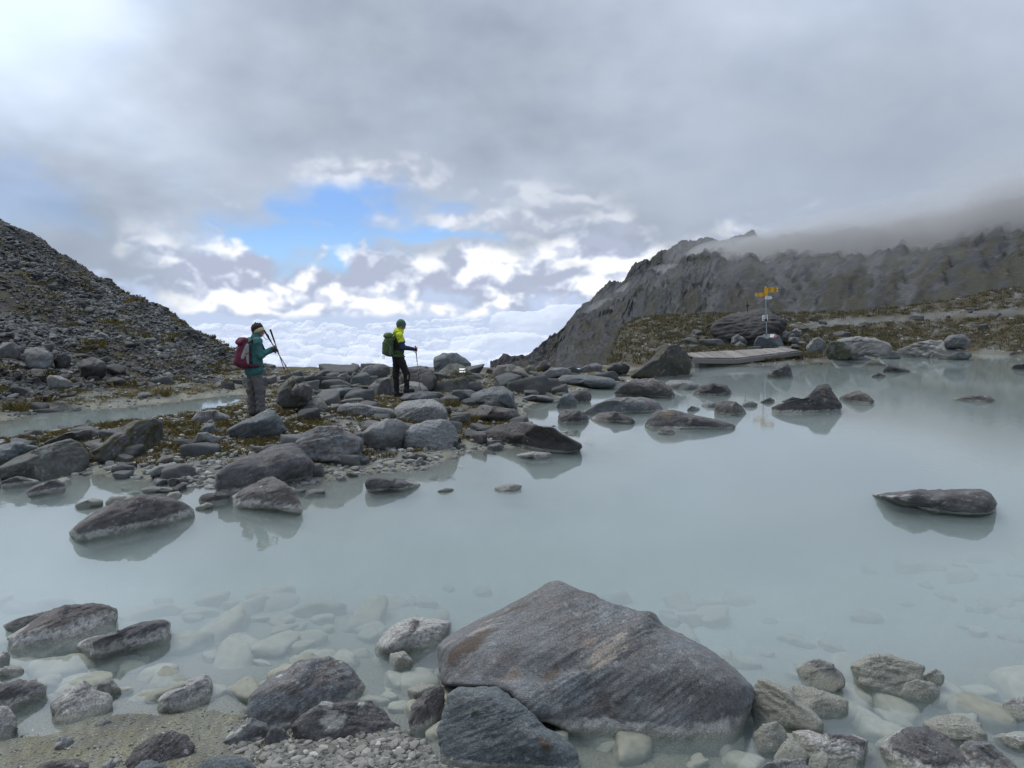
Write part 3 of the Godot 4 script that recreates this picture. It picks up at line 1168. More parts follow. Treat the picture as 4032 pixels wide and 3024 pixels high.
		if w.y < wet + 0.03:
			c = c.lerp(Color(0.38, 0.385, 0.33) * (1.0 + 0.2 * gr), smoothstep(wet + 0.018, wet, w.y + 0.02 * gr))
		cols[i] = Color(maxf(c.r, 0.01), maxf(c.g, 0.01), maxf(c.b, 0.01))
	for sp in spots:
		var at: Vector3 = verts[sp[0]]
		if (at + stand).y < wet + crust + 0.02:
			continue
		for i in verts.size():
			var dd: float = verts[i].distance_to(at) / sp[1]
			if dd < 1.3:
				cols[i] = cols[i].lerp(Color(0.58, 0.585, 0.55), smoothstep(1.15, 0.9, dd + 0.3 * fine.get_noise_3dv(verts[i] / sp[1] * 1.5)))
	# marks read off the photograph, laid on the nearest surface point of that line of sight: pixel, radius, colour
	for mk in o.get("marks", []):
		var d := ray(scale[0] + mk[0] * scale[2], scale[1] + mk[1] * scale[2]).normalized()
		var best := -1
		var score := 1e9
		for i in verts.size():
			var w := verts[i] + stand - EYE
			var t := w.dot(d)
			var sc := (w - d * t).length() * 8.0 + t
			if sc < score:
				score = sc
				best = i
		var rad: float = mk[2] * scale[2] * (centre - EYE).length() / FOCAL
		for i in verts.size():
			# drawn out along the beds of the rock
			var dv := verts[i] - verts[best]
			var la := right * along.x + upv * along.y - view * along.z
			dv -= la * la.dot(dv) * o.get("stretch", 0.0)
			var dd: float = dv.length() / rad
			if dd < 1.8:
				cols[i] = cols[i].lerp(mk[3], smoothstep(1.1, 0.7, dd + (0.35 if mk[3].r > 0.5 else 0.9) * noise.get_noise_3dv(verts[i] / rad * 0.9) + 0.4 * noise.get_noise_3dv(verts[i] / rad * 4.0)) * 0.85)
	var node := mesh_node(category.replace(" ", "_"), mesh_from(verts, cs[1], cols), M.rock if centre.z > -12.0 else M.rock_far)
	node.position = stand
	tag(node, label, category, o.get("group", ""))
	heroes.append([stand, label])
	return node

var heroes := []

func beside(p: Vector3) -> String:
	# the nearest boulder's own words, cut short
	var best := 1e9
	var text := "the boulders"
	for h in heroes:
		var d: float = p.distance_to(h[0])
		if d < best:
			best = d
			text = h[1]
	for cut in [",", " with ", " at ", " in ", " on ", " behind ", " beside ", " left ", " right ", " under ", " just ", " from ", " that ", " standing ", " lying ", " leaning ", " touching ", " between ", " below ", " by ", " near ", " before ", " rising ", " dotted ", " alone", " half ", " awash", " against", " set ", " poking", " where ", " carrying ", " topping ", " propping ", " among ", " next ", " the ", " wedged ", " far ", " floating "]:
		var at := text.find(cut)
		if at > 5:
			text = text.substr(0, at)
	return text

func make_boulders() -> void:
	# outlines are read off enlarged crops of the photograph: left, top and pixels per crop pixel
	var a := [0.0, 2200.0, 0.7685]
	var b := [1500.0, 2200.0, 0.7233]
	var c := [2800.0, 1800.0, 0.7377]
	var d := [0.0, 1450.0, 0.678]
	var e := [1200.0, 1350.0, 0.5425]
	var f := [2000.0, 1300.0, 0.5425]
	var g := [3000.0, 1300.0, 0.46655]
	var h := [0.0, 800.0, 0.5425]
	var z := [2750.0, 1080.0, 0.2049]
	var quartz := Color(0.48, 0.43, 0.36)
	var rust := Color(0.115, 0.085, 0.065)
	var pale := Color(0.56, 0.57, 0.53)
	# the near shore
	boulder(b, "huge grey ridged boulder with pale quartz veins, standing in the shallows", "boulder", "grey", [225, 470, 240, 440, 330, 380, 480, 300, 620, 240, 700, 200, 800, 140, 870, 100, 930, 88, 980, 95, 1050, 130, 1150, 175, 1200, 210, 1350, 245, 1480, 280, 1560, 330, 1750, 440, 1880, 530, 1980, 620, 2040, 690, 2045, 740, 2000, 830, 1960, 890, 1930, 950, 1890, 1010, 1870, 1060, 1750, 1100, 1600, 1115, 1480, 1100, 1400, 1050, 1150, 960, 1000, 930, 850, 830, 690, 720, 560, 690, 420, 690, 280, 680, 260, 600, 245, 540],
		{"bed": 0.62, "stretch": 0.6, "depth": 0.55, "keep": true, "band": 0.6, "crust": 0.05, "cuts": 5, "sharp": 10.0, "rough": 0.018, "sunk": 0.25, "lichen": 0.08, "lichens": 0, "stain": 0.42, "res": 100, "marks": [[640, 290, 20, quartz], [590, 335, 22, quartz], [550, 378, 26, quartz], [440, 490, 20, quartz], [400, 530, 14, quartz], [360, 465, 12, quartz], [1200, 520, 45, quartz], [1180, 560, 26, quartz], [1250, 480, 34, Color(0.33, 0.3, 0.27)], [1130, 450, 24, Color(0.36, 0.3, 0.26)], [1295, 420, 18, quartz], [1075, 570, 12, quartz], [725, 625, 20, Color(0.35, 0.27, 0.2)], [920, 640, 30, rust], [1860, 905, 22, pale], [500, 440, 50, rust], [700, 270, 60, rust], [430, 500, 60, rust], [960, 815, 16, pale], [620, 560, 9, pale]]})
	boulder(b, "rounded blue-grey rock at the foot of the huge boulder", "boulder", "blue", [310, 960, 340, 840, 370, 740, 440, 700, 540, 683, 640, 700, 740, 760, 800, 830, 900, 920, 1000, 970, 1060, 1030, 1085, 1090, 1080, 1150, 900, 1180, 600, 1170, 420, 1130, 330, 1060], {"cuts": 6, "bed": 0.3, "rough": 0.04, "crust": 0.02, "stain": 0.3, "res": 72, "marks": [[515, 840, 22, Color(0.03, 0.035, 0.01)], [660, 880, 9, Color(0.015, 0.015, 0.015)], [795, 1090, 12, pale], [720, 1075, 10, Color(0.42, 0.42, 0.35)], [900, 1010, 34, Color(0.13, 0.085, 0.06)]]})
	boulder(b, "small mauve-grey rock beside the blue-grey one", "rock", "brown", [150, 860, 170, 790, 230, 730, 330, 685, 350, 720, 340, 800, 320, 910, 270, 930, 180, 895], {"crust": 0.02, "lichen": 0.5})
	boulder(b, "pale silted stone just under water behind the mauve rock", "stone", "silt", [140, 710, 210, 668, 320, 690, 300, 730, 200, 760, 150, 790], {"wet": 9.0})
	boulder([0, 0, 1.0], "brown-topped rock with a white lime skirt left of the huge boulder", "rock", "brown", [1472, 2550, 1506, 2500, 1568, 2446, 1630, 2425, 1720, 2430, 1790, 2442, 1790, 2475, 1674, 2530, 1600, 2550, 1500, 2562], {"crust": 0.11, "bed": -0.1})
	boulder(b, "little cream stone poking out by the lime-skirted rock", "stone", "silt", [40, 510, 130, 500, 180, 560, 120, 585, 60, 565])
	boulder(a, "broad grey rock dotted with white lichen on the gravel beach", "boulder", "grey", [1280, 780, 1300, 690, 1370, 620, 1500, 540, 1620, 505, 1720, 497, 1790, 530, 1850, 600, 1885, 650, 1870, 700, 1790, 740, 1600, 780, 1520, 830, 1420, 855, 1320, 820], {"bed": 0.55, "stain": 0.7, "crust": 0.02, "lichen": 0.4, "res": 60, "marks": [[1742, 527, 10, pale], [1733, 588, 7, pale], [1523, 635, 6, pale], [1468, 735, 12, Color(0.4, 0.37, 0.34)]]})
	boulder(a, "dark brown slab with round white lichen rosettes", "slab", "dark", [1500, 860, 1540, 800, 1640, 725, 1760, 730, 1900, 728, 1960, 760, 2000, 830, 2060, 855, 2010, 920, 1860, 935, 1530, 915], {"base": "g", "cuts": 5, "lichens": 0, "lichen": 0.15, "res": 60, "marks": [[1673, 738, 30, pale], [1695, 830, 42, pale], [1660, 830, 18, pale], [1752, 822, 23, pale], [1850, 742, 18, pale], [1640, 833, 8, pale], [1958, 765, 16, Color(0.35, 0.34, 0.33)]]})
	boulder(a, "white-topped stone with a brown cap rising from the water", "rock", "brown", [40, 400, 130, 345, 240, 270, 330, 240, 480, 225, 540, 235, 600, 260, 605, 290, 540, 345, 430, 395, 330, 425, 270, 430, 120, 415], {"crust": 0.085, "lichen": 0.0, "lichens": 1})
	boulder(a, "flat white shelf of stone behind the brown-capped one", "slab", "white", [10, 340, 70, 310, 180, 280, 320, 245, 330, 270, 200, 320, 60, 345], {"wet": 0.0})
	boulder(a, "long narrow white-crusted stone in the shallows", "stone", "dark", [395, 450, 420, 415, 560, 380, 720, 325, 830, 310, 880, 320, 860, 350, 770, 395, 620, 425, 500, 490, 420, 495], {"crust": 0.08, "bed": 0.25})
	boulder(a, "chunky white stone near the algae-tinted sand", "stone", "white", [250, 740, 290, 690, 430, 620, 470, 640, 480, 670, 560, 690, 580, 720, 480, 780, 400, 820, 330, 800], {"crust": 0.03, "stain": 0.6, "wet": 0.03})
	boulder(a, "small grey stone leaning on the chunky white one", "stone", "grey", [490, 640, 570, 615, 625, 670, 580, 700, 520, 690], {"wet": 0.03})
	boulder(a, "cracked white slab with two peaks in the shallows", "slab", "white", [800, 730, 850, 680, 960, 650, 965, 620, 1070, 580, 1095, 620, 1090, 680, 1000, 760, 930, 780, 830, 755], {"crust": 0.03, "wet": 0.03, "bed": 0.3})
	boulder(a, "dark stone with pale flanks at the edge of the sand", "rock", "dark", [-90, 690, 0, 640, 100, 615, 190, 615, 240, 650, 150, 720, 90, 780, -60, 770], {"crust": 0.05})
	boulder(a, "white boulder half buried in the wet sand", "rock", "white", [-90, 760, 40, 750, 90, 830, 50, 920, -90, 940], {"wet": 0.04})
	boulder(a, "small silted stone awash near the dark pale-flanked one", "stone", "silt", [-20, 580, 20, 550, 100, 545, 130, 570, 90, 595, 10, 600], {"wet": 0.03})
	boulder(a, "little grey stone at the water's edge by the long narrow one", "stone", "dark", [-30, 510, 10, 475, 50, 478, 55, 520, 10, 535], {"crust": 0.03})
	boulder(a, "dark brown rock lying on the algae-tinted beach", "rock", "brown", [640, 1040, 700, 960, 780, 900, 870, 880, 960, 900, 1010, 960, 1000, 990, 900, 1020, 760, 1045], {"base": "g", "lichen": 0.7, "res": 48})
	boulder(a, "rounded mauve rock at the bottom of the beach", "rock", "brown", [140, 1100, 200, 1050, 300, 1025, 400, 1022, 460, 1050, 490, 1100, 400, 1140, 200, 1140], {"base": "g", "lichen": 0.4})
	boulder(a, "smooth teal-grey stone beside the pebbles", "stone", "blue", [670, 1090, 720, 1035, 780, 1028, 850, 1050, 880, 1090, 790, 1120, 700, 1120], {"base": "g", "lichen": 0.0, "lichens": 0, "rough": 0.02})
	boulder(a, "smooth teal-grey rock with a pointed top in the gravel", "rock", "blue", [950, 1100, 1060, 1025, 1150, 1000, 1240, 1012, 1310, 1060, 1340, 1100, 1200, 1150, 1000, 1150], {"base": "g", "lichen": 0.0, "lichens": 0, "rough": 0.02})
	boulder(a, "grey rock with large pale lichen patches behind the pebbles", "rock", "grey", [1120, 950, 1200, 855, 1290, 810, 1380, 835, 1410, 870, 1360, 930, 1250, 960], {"base": "g", "marks": [[1235, 872, 34, pale], [1332, 828, 24, pale], [1180, 900, 22, pale], [1280, 860, 18, pale]]})
	boulder(a, "egg-shaped dark stone between the lichened rock and the slab", "stone", "dark", [1352, 930, 1390, 860, 1440, 855, 1490, 915, 1450, 955, 1380, 965], {"base": "g", "lichen": 0.8})
	boulder(a, "squat grey stone alone on the algae-tinted sand", "stone", "pale", [275, 970, 300, 910, 340, 895, 380, 930, 330, 965, 290, 985], {"base": "g"})
	boulder(a, "white stone between the mauve rock and the pebbles", "stone", "white", [520, 1060, 570, 1020, 630, 1025, 630, 1055, 590, 1075, 540, 1075], {"base": "g"})
	boulder(a, "dark grey pebble on the sand by the cracked white slab", "stone", "grey", [485, 850, 520, 825, 575, 825, 560, 850, 510, 865], {"base": "g"})
	# shallows at the right
	boulder(c, "large cream silted slab leaning away from the huge boulder", "slab", "silt", [200, 1240, 260, 1180, 340, 1190, 430, 1250, 560, 1370, 600, 1420, 500, 1450, 340, 1440, 210, 1400], {"wet": 9.0, "bed": -0.5})
	boulder(c, "wedge-shaped cream stone just under water", "stone", "silt", [430, 1210, 520, 1220, 640, 1260, 740, 1300, 680, 1340, 630, 1350, 520, 1280], {"wet": 9.0})
	boulder(c, "grey domed stone with a lilac sheen ringed by silt", "stone", "pale", [455, 1130, 500, 1090, 580, 1075, 640, 1095, 700, 1150, 715, 1190, 640, 1210, 560, 1205, 480, 1165], {"wet": 0.06})
	boulder(c, "flat cracked cream slab awash in the shallows", "slab", "silt", [730, 1110, 840, 1050, 920, 1045, 1000, 1070, 1140, 1115, 1100, 1150, 1040, 1180, 950, 1200, 880, 1230, 820, 1190], {"wet": 9.0, "rough": 0.07})
	boulder(c, "oval cream stone touching the cracked cream slab", "stone", "silt", [1000, 1265, 1040, 1200, 1110, 1180, 1200, 1205, 1235, 1250, 1180, 1280, 1080, 1278], {"wet": 9.0})
	boulder(c, "small cream stone behind the oval cream one", "stone", "silt", [1120, 1170, 1200, 1125, 1250, 1160, 1190, 1195], {"wet": 9.0})
	boulder(c, "dark elongated rock with a white edge by the huge boulder", "rock", "dark", [430, 1460, 520, 1450, 640, 1480, 760, 1480, 850, 1510, 850, 1570, 800, 1625, 650, 1600, 540, 1560], {"crust": 0.06})
	boulder(c, "dark brown boulder with one pale silted side in the shallows", "boulder", "dark", [850, 1530, 930, 1470, 1030, 1440, 1150, 1435, 1260, 1480, 1340, 1560, 1390, 1680, 1200, 1720, 850, 1700], {"crust": 0.05, "lichen": 0.6, "res": 52})
	boulder(c, "grey pitted rock next to the dark brown boulder", "rock", "grey", [1320, 1540, 1380, 1505, 1500, 1530, 1600, 1610, 1660, 1690, 1500, 1740, 1380, 1720], {"crust": 0.05})
	boulder(c, "lilac-grey rock with a white blaze at the waterside", "rock", "pale", [230, 1680, 330, 1610, 500, 1610, 550, 1680, 450, 1730, 300, 1730], {"crust": 0.02})
	boulder(c, "knobbly cream stone wedged beside the huge boulder", "stone", "silt", [330, 1600, 400, 1500, 440, 1495, 475, 1530, 530, 1600, 420, 1620], {"wet": 0.1})
	boulder(c, "white-sided stone far out in the shallows", "stone", "white", [1550, 1310, 1600, 1280, 1680, 1275, 1740, 1330, 1680, 1375, 1610, 1360], {"wet": 0.03})
	boulder(c, "broad cream slab under the clear shallows", "slab", "silt", [1120, 1410, 1220, 1375, 1340, 1375, 1440, 1420, 1490, 1490, 1330, 1510, 1180, 1460], {"wet": 9.0})
	boulder(c, "cream cobble in the gap beside the huge boulder", "stone", "silt", [220, 1480, 280, 1420, 350, 1410, 410, 1460, 400, 1520, 300, 1550, 230, 1530], {"wet": 9.0})
	boulder(c, "cream block in front of the dark elongated rock", "stone", "silt", [530, 1590, 600, 1565, 630, 1590, 620, 1660, 540, 1680], {"wet": 9.0})
	boulder(c, "low dark stone at the far end of the shallows", "stone", "dark", [1500, 1490, 1560, 1470, 1680, 1490, 1740, 1530, 1660, 1540, 1560, 1520], {"crust": 0.04})
	boulder(c, "long dark wedge of rock rising from open water", "rock", "dark", [780, 195, 900, 185, 1060, 178, 1250, 162, 1470, 163, 1520, 195, 1543, 240, 1535, 300, 1440, 320, 1330, 315, 1200, 300, 1080, 270, 985, 262, 900, 225], {"bed": -0.05, "crust": 0.035, "rough": 0.04, "res": 56, "keep": true, "band": 0.9, "marks": [[950, 200, 30, pale], [1040, 215, 22, pale], [900, 195, 16, pale]]})
	# the tongue of land in the middle
	boulder(d, "lens-shaped brown rock with a lime rim, alone in the lake", "rock", "brown", [405, 940, 470, 890, 600, 800, 700, 760, 830, 735, 920, 728, 1010, 750, 1060, 775, 1130, 815, 1145, 860, 1050, 900, 900, 945, 750, 960, 560, 965, 450, 955], {"crust": 0.075, "stain": 0.8, "lichen": 0.2, "res": 52, "bed": 0.25})
	boulder(d, "great dark grey dome of rock at the edge of the silt beach", "boulder", "dark", [1250, 690, 1270, 610, 1320, 560, 1450, 500, 1600, 440, 1700, 430, 1770, 470, 1830, 550, 1838, 640, 1760, 668, 1640, 680, 1500, 705, 1350, 715], {"crust": 0.06, "bed": 0.3, "lichen": 0.2, "res": 48, "stain": 0.8})
	boulder(d, "triangular mauve rock with a thick white lime rim", "rock", "brown", [1335, 745, 1420, 690, 1520, 640, 1580, 628, 1650, 660, 1700, 710, 1740, 780, 1755, 820, 1690, 832, 1560, 812, 1400, 775], {"crust": 0.10, "lichen": 0.3, "res": 40})
	boulder(d, "black brick-shaped stone beside the great dome", "stone", "black", [1147, 760, 1170, 730, 1300, 715, 1350, 730, 1310, 770, 1170, 785], {"sharp": 20.0})
	boulder(d, "cream stone propping up the black brick-shaped one", "stone", "silt", [1130, 805, 1200, 778, 1245, 790, 1160, 820], {"wet": 9.0})
	boulder(d, "large blue-grey block with a flat end above the mudflat", "boulder", "green", [-40, 590, 100, 510, 260, 450, 400, 410, 470, 425, 510, 490, 512, 550, 430, 575, 250, 585, 100, 615, -40, 620], {"base": "g", "res": 44, "bed": 0.25})
	boulder(d, "dark flat rock behind the large blue-grey block", "slab", "blue", [-60, 460, 90, 420, 230, 455, 120, 510, -60, 550], {"base": "g"})
	boulder(d, "dark tilted slab by the pond with a sheer end", "slab", "dark", [520, 490, 600, 430, 720, 330, 800, 300, 900, 285, 950, 310, 962, 420, 850, 455, 740, 475, 600, 500], {"base": "g", "bed": 0.45, "moss": 0.3, "res": 40})
	boulder(d, "long green-grey slab on the pond's bank", "slab", "green", [250, 430, 400, 370, 560, 335, 600, 350, 500, 390, 430, 415, 300, 440], {"base": "g", "bed": 0.3})
	boulder(d, "small dark pointed stone on the pond's bank", "stone", "dark", [465, 345, 510, 298, 560, 320, 565, 345], {"base": "g"})
	boulder(d, "low dark stone with white rim on the mudflat", "stone", "dark", [140, 715, 200, 680, 330, 640, 390, 668, 385, 700, 250, 735, 150, 738], {"crust": 0.05})
	boulder(d, "flat dark stone under the large blue-grey block", "stone", "dark", [0, 660, 100, 625, 240, 650, 160, 690, 20, 685], {"crust": 0.04})
	boulder(d, "left dark stone of the pair on the gravel spit", "stone", "blue", [900, 655, 930, 640, 975, 645, 968, 675, 920, 680], {"base": "g"})
	boulder(d, "right dark stone of the pair, with a reddish corner", "stone", "dark", [975, 645, 1000, 635, 1040, 642, 1035, 670, 985, 677], {"base": "g"})
	boulder(d, "thin pale slab on the silt below the moss", "slab", "pale", [860, 600, 900, 570, 1000, 545, 1070, 580, 1050, 612, 900, 615], {"base": "g", "lichen": 0.8})
	boulder(d, "rounded pale stone set in the moss", "stone", "warm", [895, 555, 940, 505, 1010, 500, 1040, 525, 970, 552], {"base": "g"})
	boulder(d, "angular blue-grey boulder under the feet of the burgundy-pack hiker", "boulder", "blue", [1310, 360, 1400, 310, 1560, 235, 1600, 250, 1640, 300, 1672, 360, 1600, 395, 1450, 392, 1370, 380], {"base": "g", "sharp": 20.0, "lichen": 0.5, "res": 36})
	boulder(d, "pale flat-topped rock beside the pond", "rock", "pale", [1108, 300, 1150, 245, 1250, 240, 1330, 275, 1352, 292, 1300, 312, 1120, 318], {"base": "g"})
	boulder(d, "small grey peaked stone on the gravel", "stone", "blue", [1152, 365, 1190, 315, 1240, 320, 1272, 368, 1200, 375], {"base": "g"})
	boulder(d, "pale grey stone lying across the moss edge", "stone", "pale", [1110, 435, 1150, 375, 1200, 370, 1250, 390, 1302, 405, 1280, 435, 1150, 442], {"base": "g"})
	boulder(d, "brown weathered boulder with wavy strata above the beach", "boulder", "grey", [1710, 430, 1760, 380, 1850, 335, 1960, 335, 2050, 370, 2118, 420, 2070, 455, 1950, 500, 1830, 495, 1760, 475], {"base": "g", "bed": 0.15, "rough": 0.075, "stain": 0.8, "res": 42})
	boulder(d, "thin silted stone left of the lens-shaped rock", "stone", "silt", [430, 790, 540, 750, 600, 762, 602, 800, 480, 808], {"wet": 0.04})
	boulder(d, "flat silted slab behind the lens-shaped rock", "slab", "silt", [608, 775, 640, 742, 780, 738, 830, 760, 700, 785, 630, 795], {"wet": 0.04})
	boulder(d, "thin plate of stone in the gravel spit's tip", "stone", "grey", [815, 700, 880, 685, 960, 690, 1040, 700, 1000, 722, 840, 722], {"base": "w", "wet": 0.03})
	boulder(d, "white pebble lying before the gravel spit", "stone", "silt", [985, 720, 1040, 712, 1060, 735, 1010, 752, 960, 748], {"wet": 0.05})
	boulder(e, "slanted pale grey block in the moss", "rock", "pale", [410, 655, 480, 590, 600, 545, 700, 560, 760, 590, 715, 650, 700, 740, 610, 730, 550, 670], {"base": "g", "sharp": 18.0, "bed": 0.3})
	boulder(e, "squarish pale blue-grey boulder on the silt beach", "boulder", "pale", [705, 745, 720, 640, 770, 600, 950, 550, 1040, 548, 1090, 600, 1125, 690, 1105, 755, 900, 760], {"base": "g", "bed": -0.1, "res": 36, "stain": 0.25})
	boulder(e, "long dark rock that slopes into the lake like a snout", "boulder", "black", [1195, 690, 1240, 625, 1400, 592, 1530, 578, 1700, 600, 1800, 612, 1850, 660, 1992, 737, 1900, 762, 1650, 752, 1500, 735, 1350, 722, 1300, 732], {"crust": 0.035, "bed": -0.3, "rough": 0.07, "res": 44})
	boulder(e, "mauve whaleback boulder behind the snout-like rock", "boulder", "brown", [1085, 555, 1180, 490, 1290, 458, 1450, 465, 1540, 480, 1577, 530, 1540, 572, 1400, 588, 1230, 575], {"base": "g", "stain": 0.8, "res": 32})
	boulder(e, "broad cracked pale slab below the green-pack hiker", "slab", "pale", [635, 480, 720, 420, 830, 410, 940, 400, 1000, 440, 1032, 500, 1020, 555, 900, 575, 800, 572, 700, 545], {"base": "g", "res": 36, "stain": 0.3})
	boulder(e, "low smooth pale slab left of the cracked one", "slab", "pale", [222, 492, 260, 440, 380, 435, 500, 460, 640, 480, 682, 522, 600, 548, 450, 532, 260, 518], {"base": "g"})
	boulder(e, "steep blue-grey rock with a dark cleft", "rock", "blue", [1125, 435, 1200, 370, 1300, 330, 1380, 315, 1470, 350, 1530, 430, 1545, 472, 1280, 462], {"base": "g", "sharp": 18.0, "res": 30})
	boulder(e, "layered flat rock the green-pack hiker steps onto", "slab", "grey", [665, 410, 720, 365, 850, 350, 1000, 360, 1015, 392, 900, 410, 750, 428], {"base": "g", "rough": 0.08})
	boulder(e, "big rounded blue-grey boulder on the skyline", "boulder", "blue", [925, 185, 940, 100, 1000, 72, 1100, 70, 1170, 110, 1217, 150, 1190, 190, 1060, 195, 960, 200], {"base": "g", "away": 27.0, "sunk": 0.9, "res": 30, "lichen": 0.0})
	boulder(e, "smooth greenish boulder below the skyline one, behind the shrub", "boulder", "green", [945, 225, 1030, 160, 1100, 145, 1150, 165, 1235, 240, 1262, 295, 1200, 310, 1000, 270], {"base": "g", "away": 24.5, "sunk": 0.8, "lichen": 0.0})
	boulder(e, "dark angular boulder behind the green-pack hiker's legs", "boulder", "dark", [685, 240, 730, 180, 840, 165, 930, 200, 967, 260, 955, 335, 880, 350, 780, 330, 700, 300], {"base": "g", "sharp": 18.0, "lichen": 0.0})
	boulder(e, "grey split boulder on the skyline left of the green-pack hiker", "boulder", "grey", [400, 215, 440, 165, 560, 150, 625, 170, 610, 215, 560, 262, 430, 270], {"base": "g", "away": 25.0, "sunk": 0.8})
	boulder(e, "rounded pale rock at the green-pack hiker's right boot", "rock", "pale", [680, 310, 760, 275, 850, 290, 902, 342, 880, 360, 690, 362], {"base": "g"})
	boulder(e, "white-veined pale boulder right of the shrub", "boulder", "warm", [1355, 205, 1400, 160, 1500, 152, 1590, 180, 1642, 255, 1560, 275, 1450, 270, 1380, 240], {"base": "g", "away": 24.0, "sunk": 0.6, "bed": -1.2, "marks": [[1465, 185, 12, pale], [1475, 205, 12, pale], [1485, 228, 12, pale], [1470, 168, 9, pale]]})
	boulder(e, "flat laminated slab on the skyline", "slab", "dark", [55, 245, 130, 195, 250, 185, 390, 188, 405, 212, 300, 258, 100, 268], {"base": "g", "away": 25.0, "sunk": 0.9, "rough": 0.09, "bed": 0.12})
	boulder(e, "low blue-green boulder with a smooth back", "rock", "blue", [82, 390, 120, 340, 280, 320, 370, 330, 405, 392, 250, 408], {"base": "g"})
	boulder(e, "rough grey rock behind the left trekking pole", "rock", "grey", [455, 320, 520, 265, 620, 240, 645, 330, 570, 375, 480, 350], {"base": "g", "sharp": 18.0})
	boulder(e, "round pale pinkish boulder behind the burgundy-pack hiker", "rock", "warm", [-60, 470, -30, 415, 40, 395, 120, 400, 185, 480, 100, 505, 0, 500], {"base": "g", "lichen": 0.4})
	boulder(e, "upright green-grey stone like a shark fin", "stone", "green", [325, 265, 350, 210, 375, 212, 400, 250, 395, 290, 330, 290], {"base": "g"})
	boulder(e, "broad grey rock among the skyline boulders", "rock", "grey", [180, 290, 260, 225, 310, 208, 345, 250, 330, 300, 220, 312], {"base": "g"})
	boulder(e, "dark split block by the pale veined boulder", "rock", "dark", [1530, 310, 1560, 262, 1680, 265, 1732, 300, 1738, 352, 1600, 358], {"base": "g", "sharp": 20.0})
	boulder(e, "smooth half-round green-grey boulder standing in a puddle", "rock", "blue", [1825, 450, 1875, 370, 1930, 360, 1985, 430, 1970, 465, 1850, 470], {"base": "w", "lichen": 0.0})
	boulder(e, "flat layered dark stone at the mouth of the cove", "stone", "dark", [1835, 530, 1900, 482, 2000, 490, 2022, 540, 1980, 592, 1870, 585], {"crust": 0.03, "rough": 0.08})
	boulder(e, "dark wedge with a chalky tail below the reflection", "rock", "dark", [435, 1035, 450, 985, 520, 970, 600, 980, 720, 985, 850, 1020, 800, 1042, 700, 1052, 560, 1078, 440, 1055], {"crust": 0.025, "bed": -0.15, "marks": [[770, 1010, 40, Color(0.45, 0.45, 0.43)], [820, 1022, 26, pale]]})
	boulder(e, "tiny flat stone awash beside the chalky-tailed wedge", "stone", "silt", [955, 1075, 1020, 1050, 1088, 1058, 1000, 1080], {"wet": 0.0})
	boulder(e, "flat pale stone awash in open water", "stone", "white", [1370, 1045, 1480, 1015, 1578, 1030, 1500, 1065, 1400, 1070], {"wet": 0.01})
	boulder(e, "white oval stone floating low before the snout-like rock", "stone", "white", [1528, 808, 1650, 785, 1798, 800, 1780, 828, 1620, 838], {"wet": 0.01})
	boulder(e, "short dark block against the snout-like rock", "stone", "dark", [1190, 695, 1210, 640, 1320, 640, 1328, 722, 1230, 720], {"base": "g"})
	boulder(e, "grey mound of rock awash left of the puddle", "stone", "grey", [1560, 400, 1640, 375, 1760, 380, 1810, 405, 1700, 420, 1600, 420], {"base": "g"})
	boulder(e, "flat dark rock on the silt by the beach moss", "stone", "brown", [735, 830, 790, 795, 860, 800, 895, 825, 830, 842], {"base": "g", "lichen": 0.7})
	boulder(e, "pale crumbly stone next to the flat dark one on the silt", "stone", "pale", [795, 865, 830, 828, 862, 832, 860, 855, 820, 875], {"base": "g"})
	boulder(f, "tall dark brown boulder at the near end of the boardwalk", "boulder", "black", [885, 335, 960, 280, 1050, 200, 1100, 120, 1160, 90, 1230, 95, 1310, 140, 1347, 230, 1337, 325, 1200, 348, 1050, 345], {"base": "w", "res": 40, "moss": 0.12, "bed": 0.8, "sunk": 0.2})
	boulder(f, "grey-brown mound with white specks in the shallow arm", "rock", "brown", [765, 455, 830, 390, 920, 352, 1050, 350, 1120, 370, 1180, 420, 1213, 468, 1100, 488, 900, 485], {"crust": 0.03, "lichen": 0.6, "stain": 0.9, "res": 32})
	boulder(f, "dark smooth hump right of the grey-brown mound", "rock", "black", [1332, 458, 1390, 400, 1500, 385, 1590, 400, 1632, 450, 1600, 474, 1450, 474], {"crust": 0.03, "lichen": 0.2})
	boulder(f, "long flat-topped pale rock with a black waterline", "rock", "grey", [535, 595, 620, 540, 760, 490, 980, 480, 1100, 520, 1145, 582, 1080, 605, 900, 605, 700, 598], {"crust": 0.03, "lichen": 0.4, "res": 34, "bed": 0.08})
	boulder(f, "low brown rock in front of the long flat-topped one", "rock", "brown", [590, 645, 650, 600, 780, 590, 900, 630, 928, 662, 800, 670, 690, 665], {"crust": 0.03, "lichen": 0.3})
	boulder(f, "long tapering rock with a rusty patch and reflection", "rock", "dark", [995, 695, 1040, 610, 1100, 575, 1200, 575, 1330, 610, 1500, 645, 1662, 690, 1500, 712, 1300, 718, 1100, 710], {"crust": 0.025, "res": 36, "marks": [[1170, 610, 40, Color(0.22, 0.17, 0.12)], [1320, 650, 16, quartz], [1140, 570, 14, pale]]})
	boulder(f, "square dark block standing in the shallow arm", "rock", "brown", [1488, 605, 1500, 540, 1560, 508, 1650, 515, 1700, 550, 1737, 606, 1600, 616], {"crust": 0.02, "lichen": 0.2})
	boulder(f, "small grey hump in front of the square dark block", "stone", "grey", [1298, 578, 1330, 548, 1397, 566, 1340, 584], {"crust": 0.02})
	boulder(f, "small rough stone before the tapering rock", "stone", "dark", [1083, 745, 1110, 708, 1190, 715, 1222, 746, 1150, 756], {"crust": 0.02})
	boulder(f, "layered dark rock left of the long flat-topped one", "rock", "dark", [355, 655, 380, 590, 460, 575, 560, 590, 592, 642, 500, 670, 400, 672], {"crust": 0.03, "rough": 0.08})
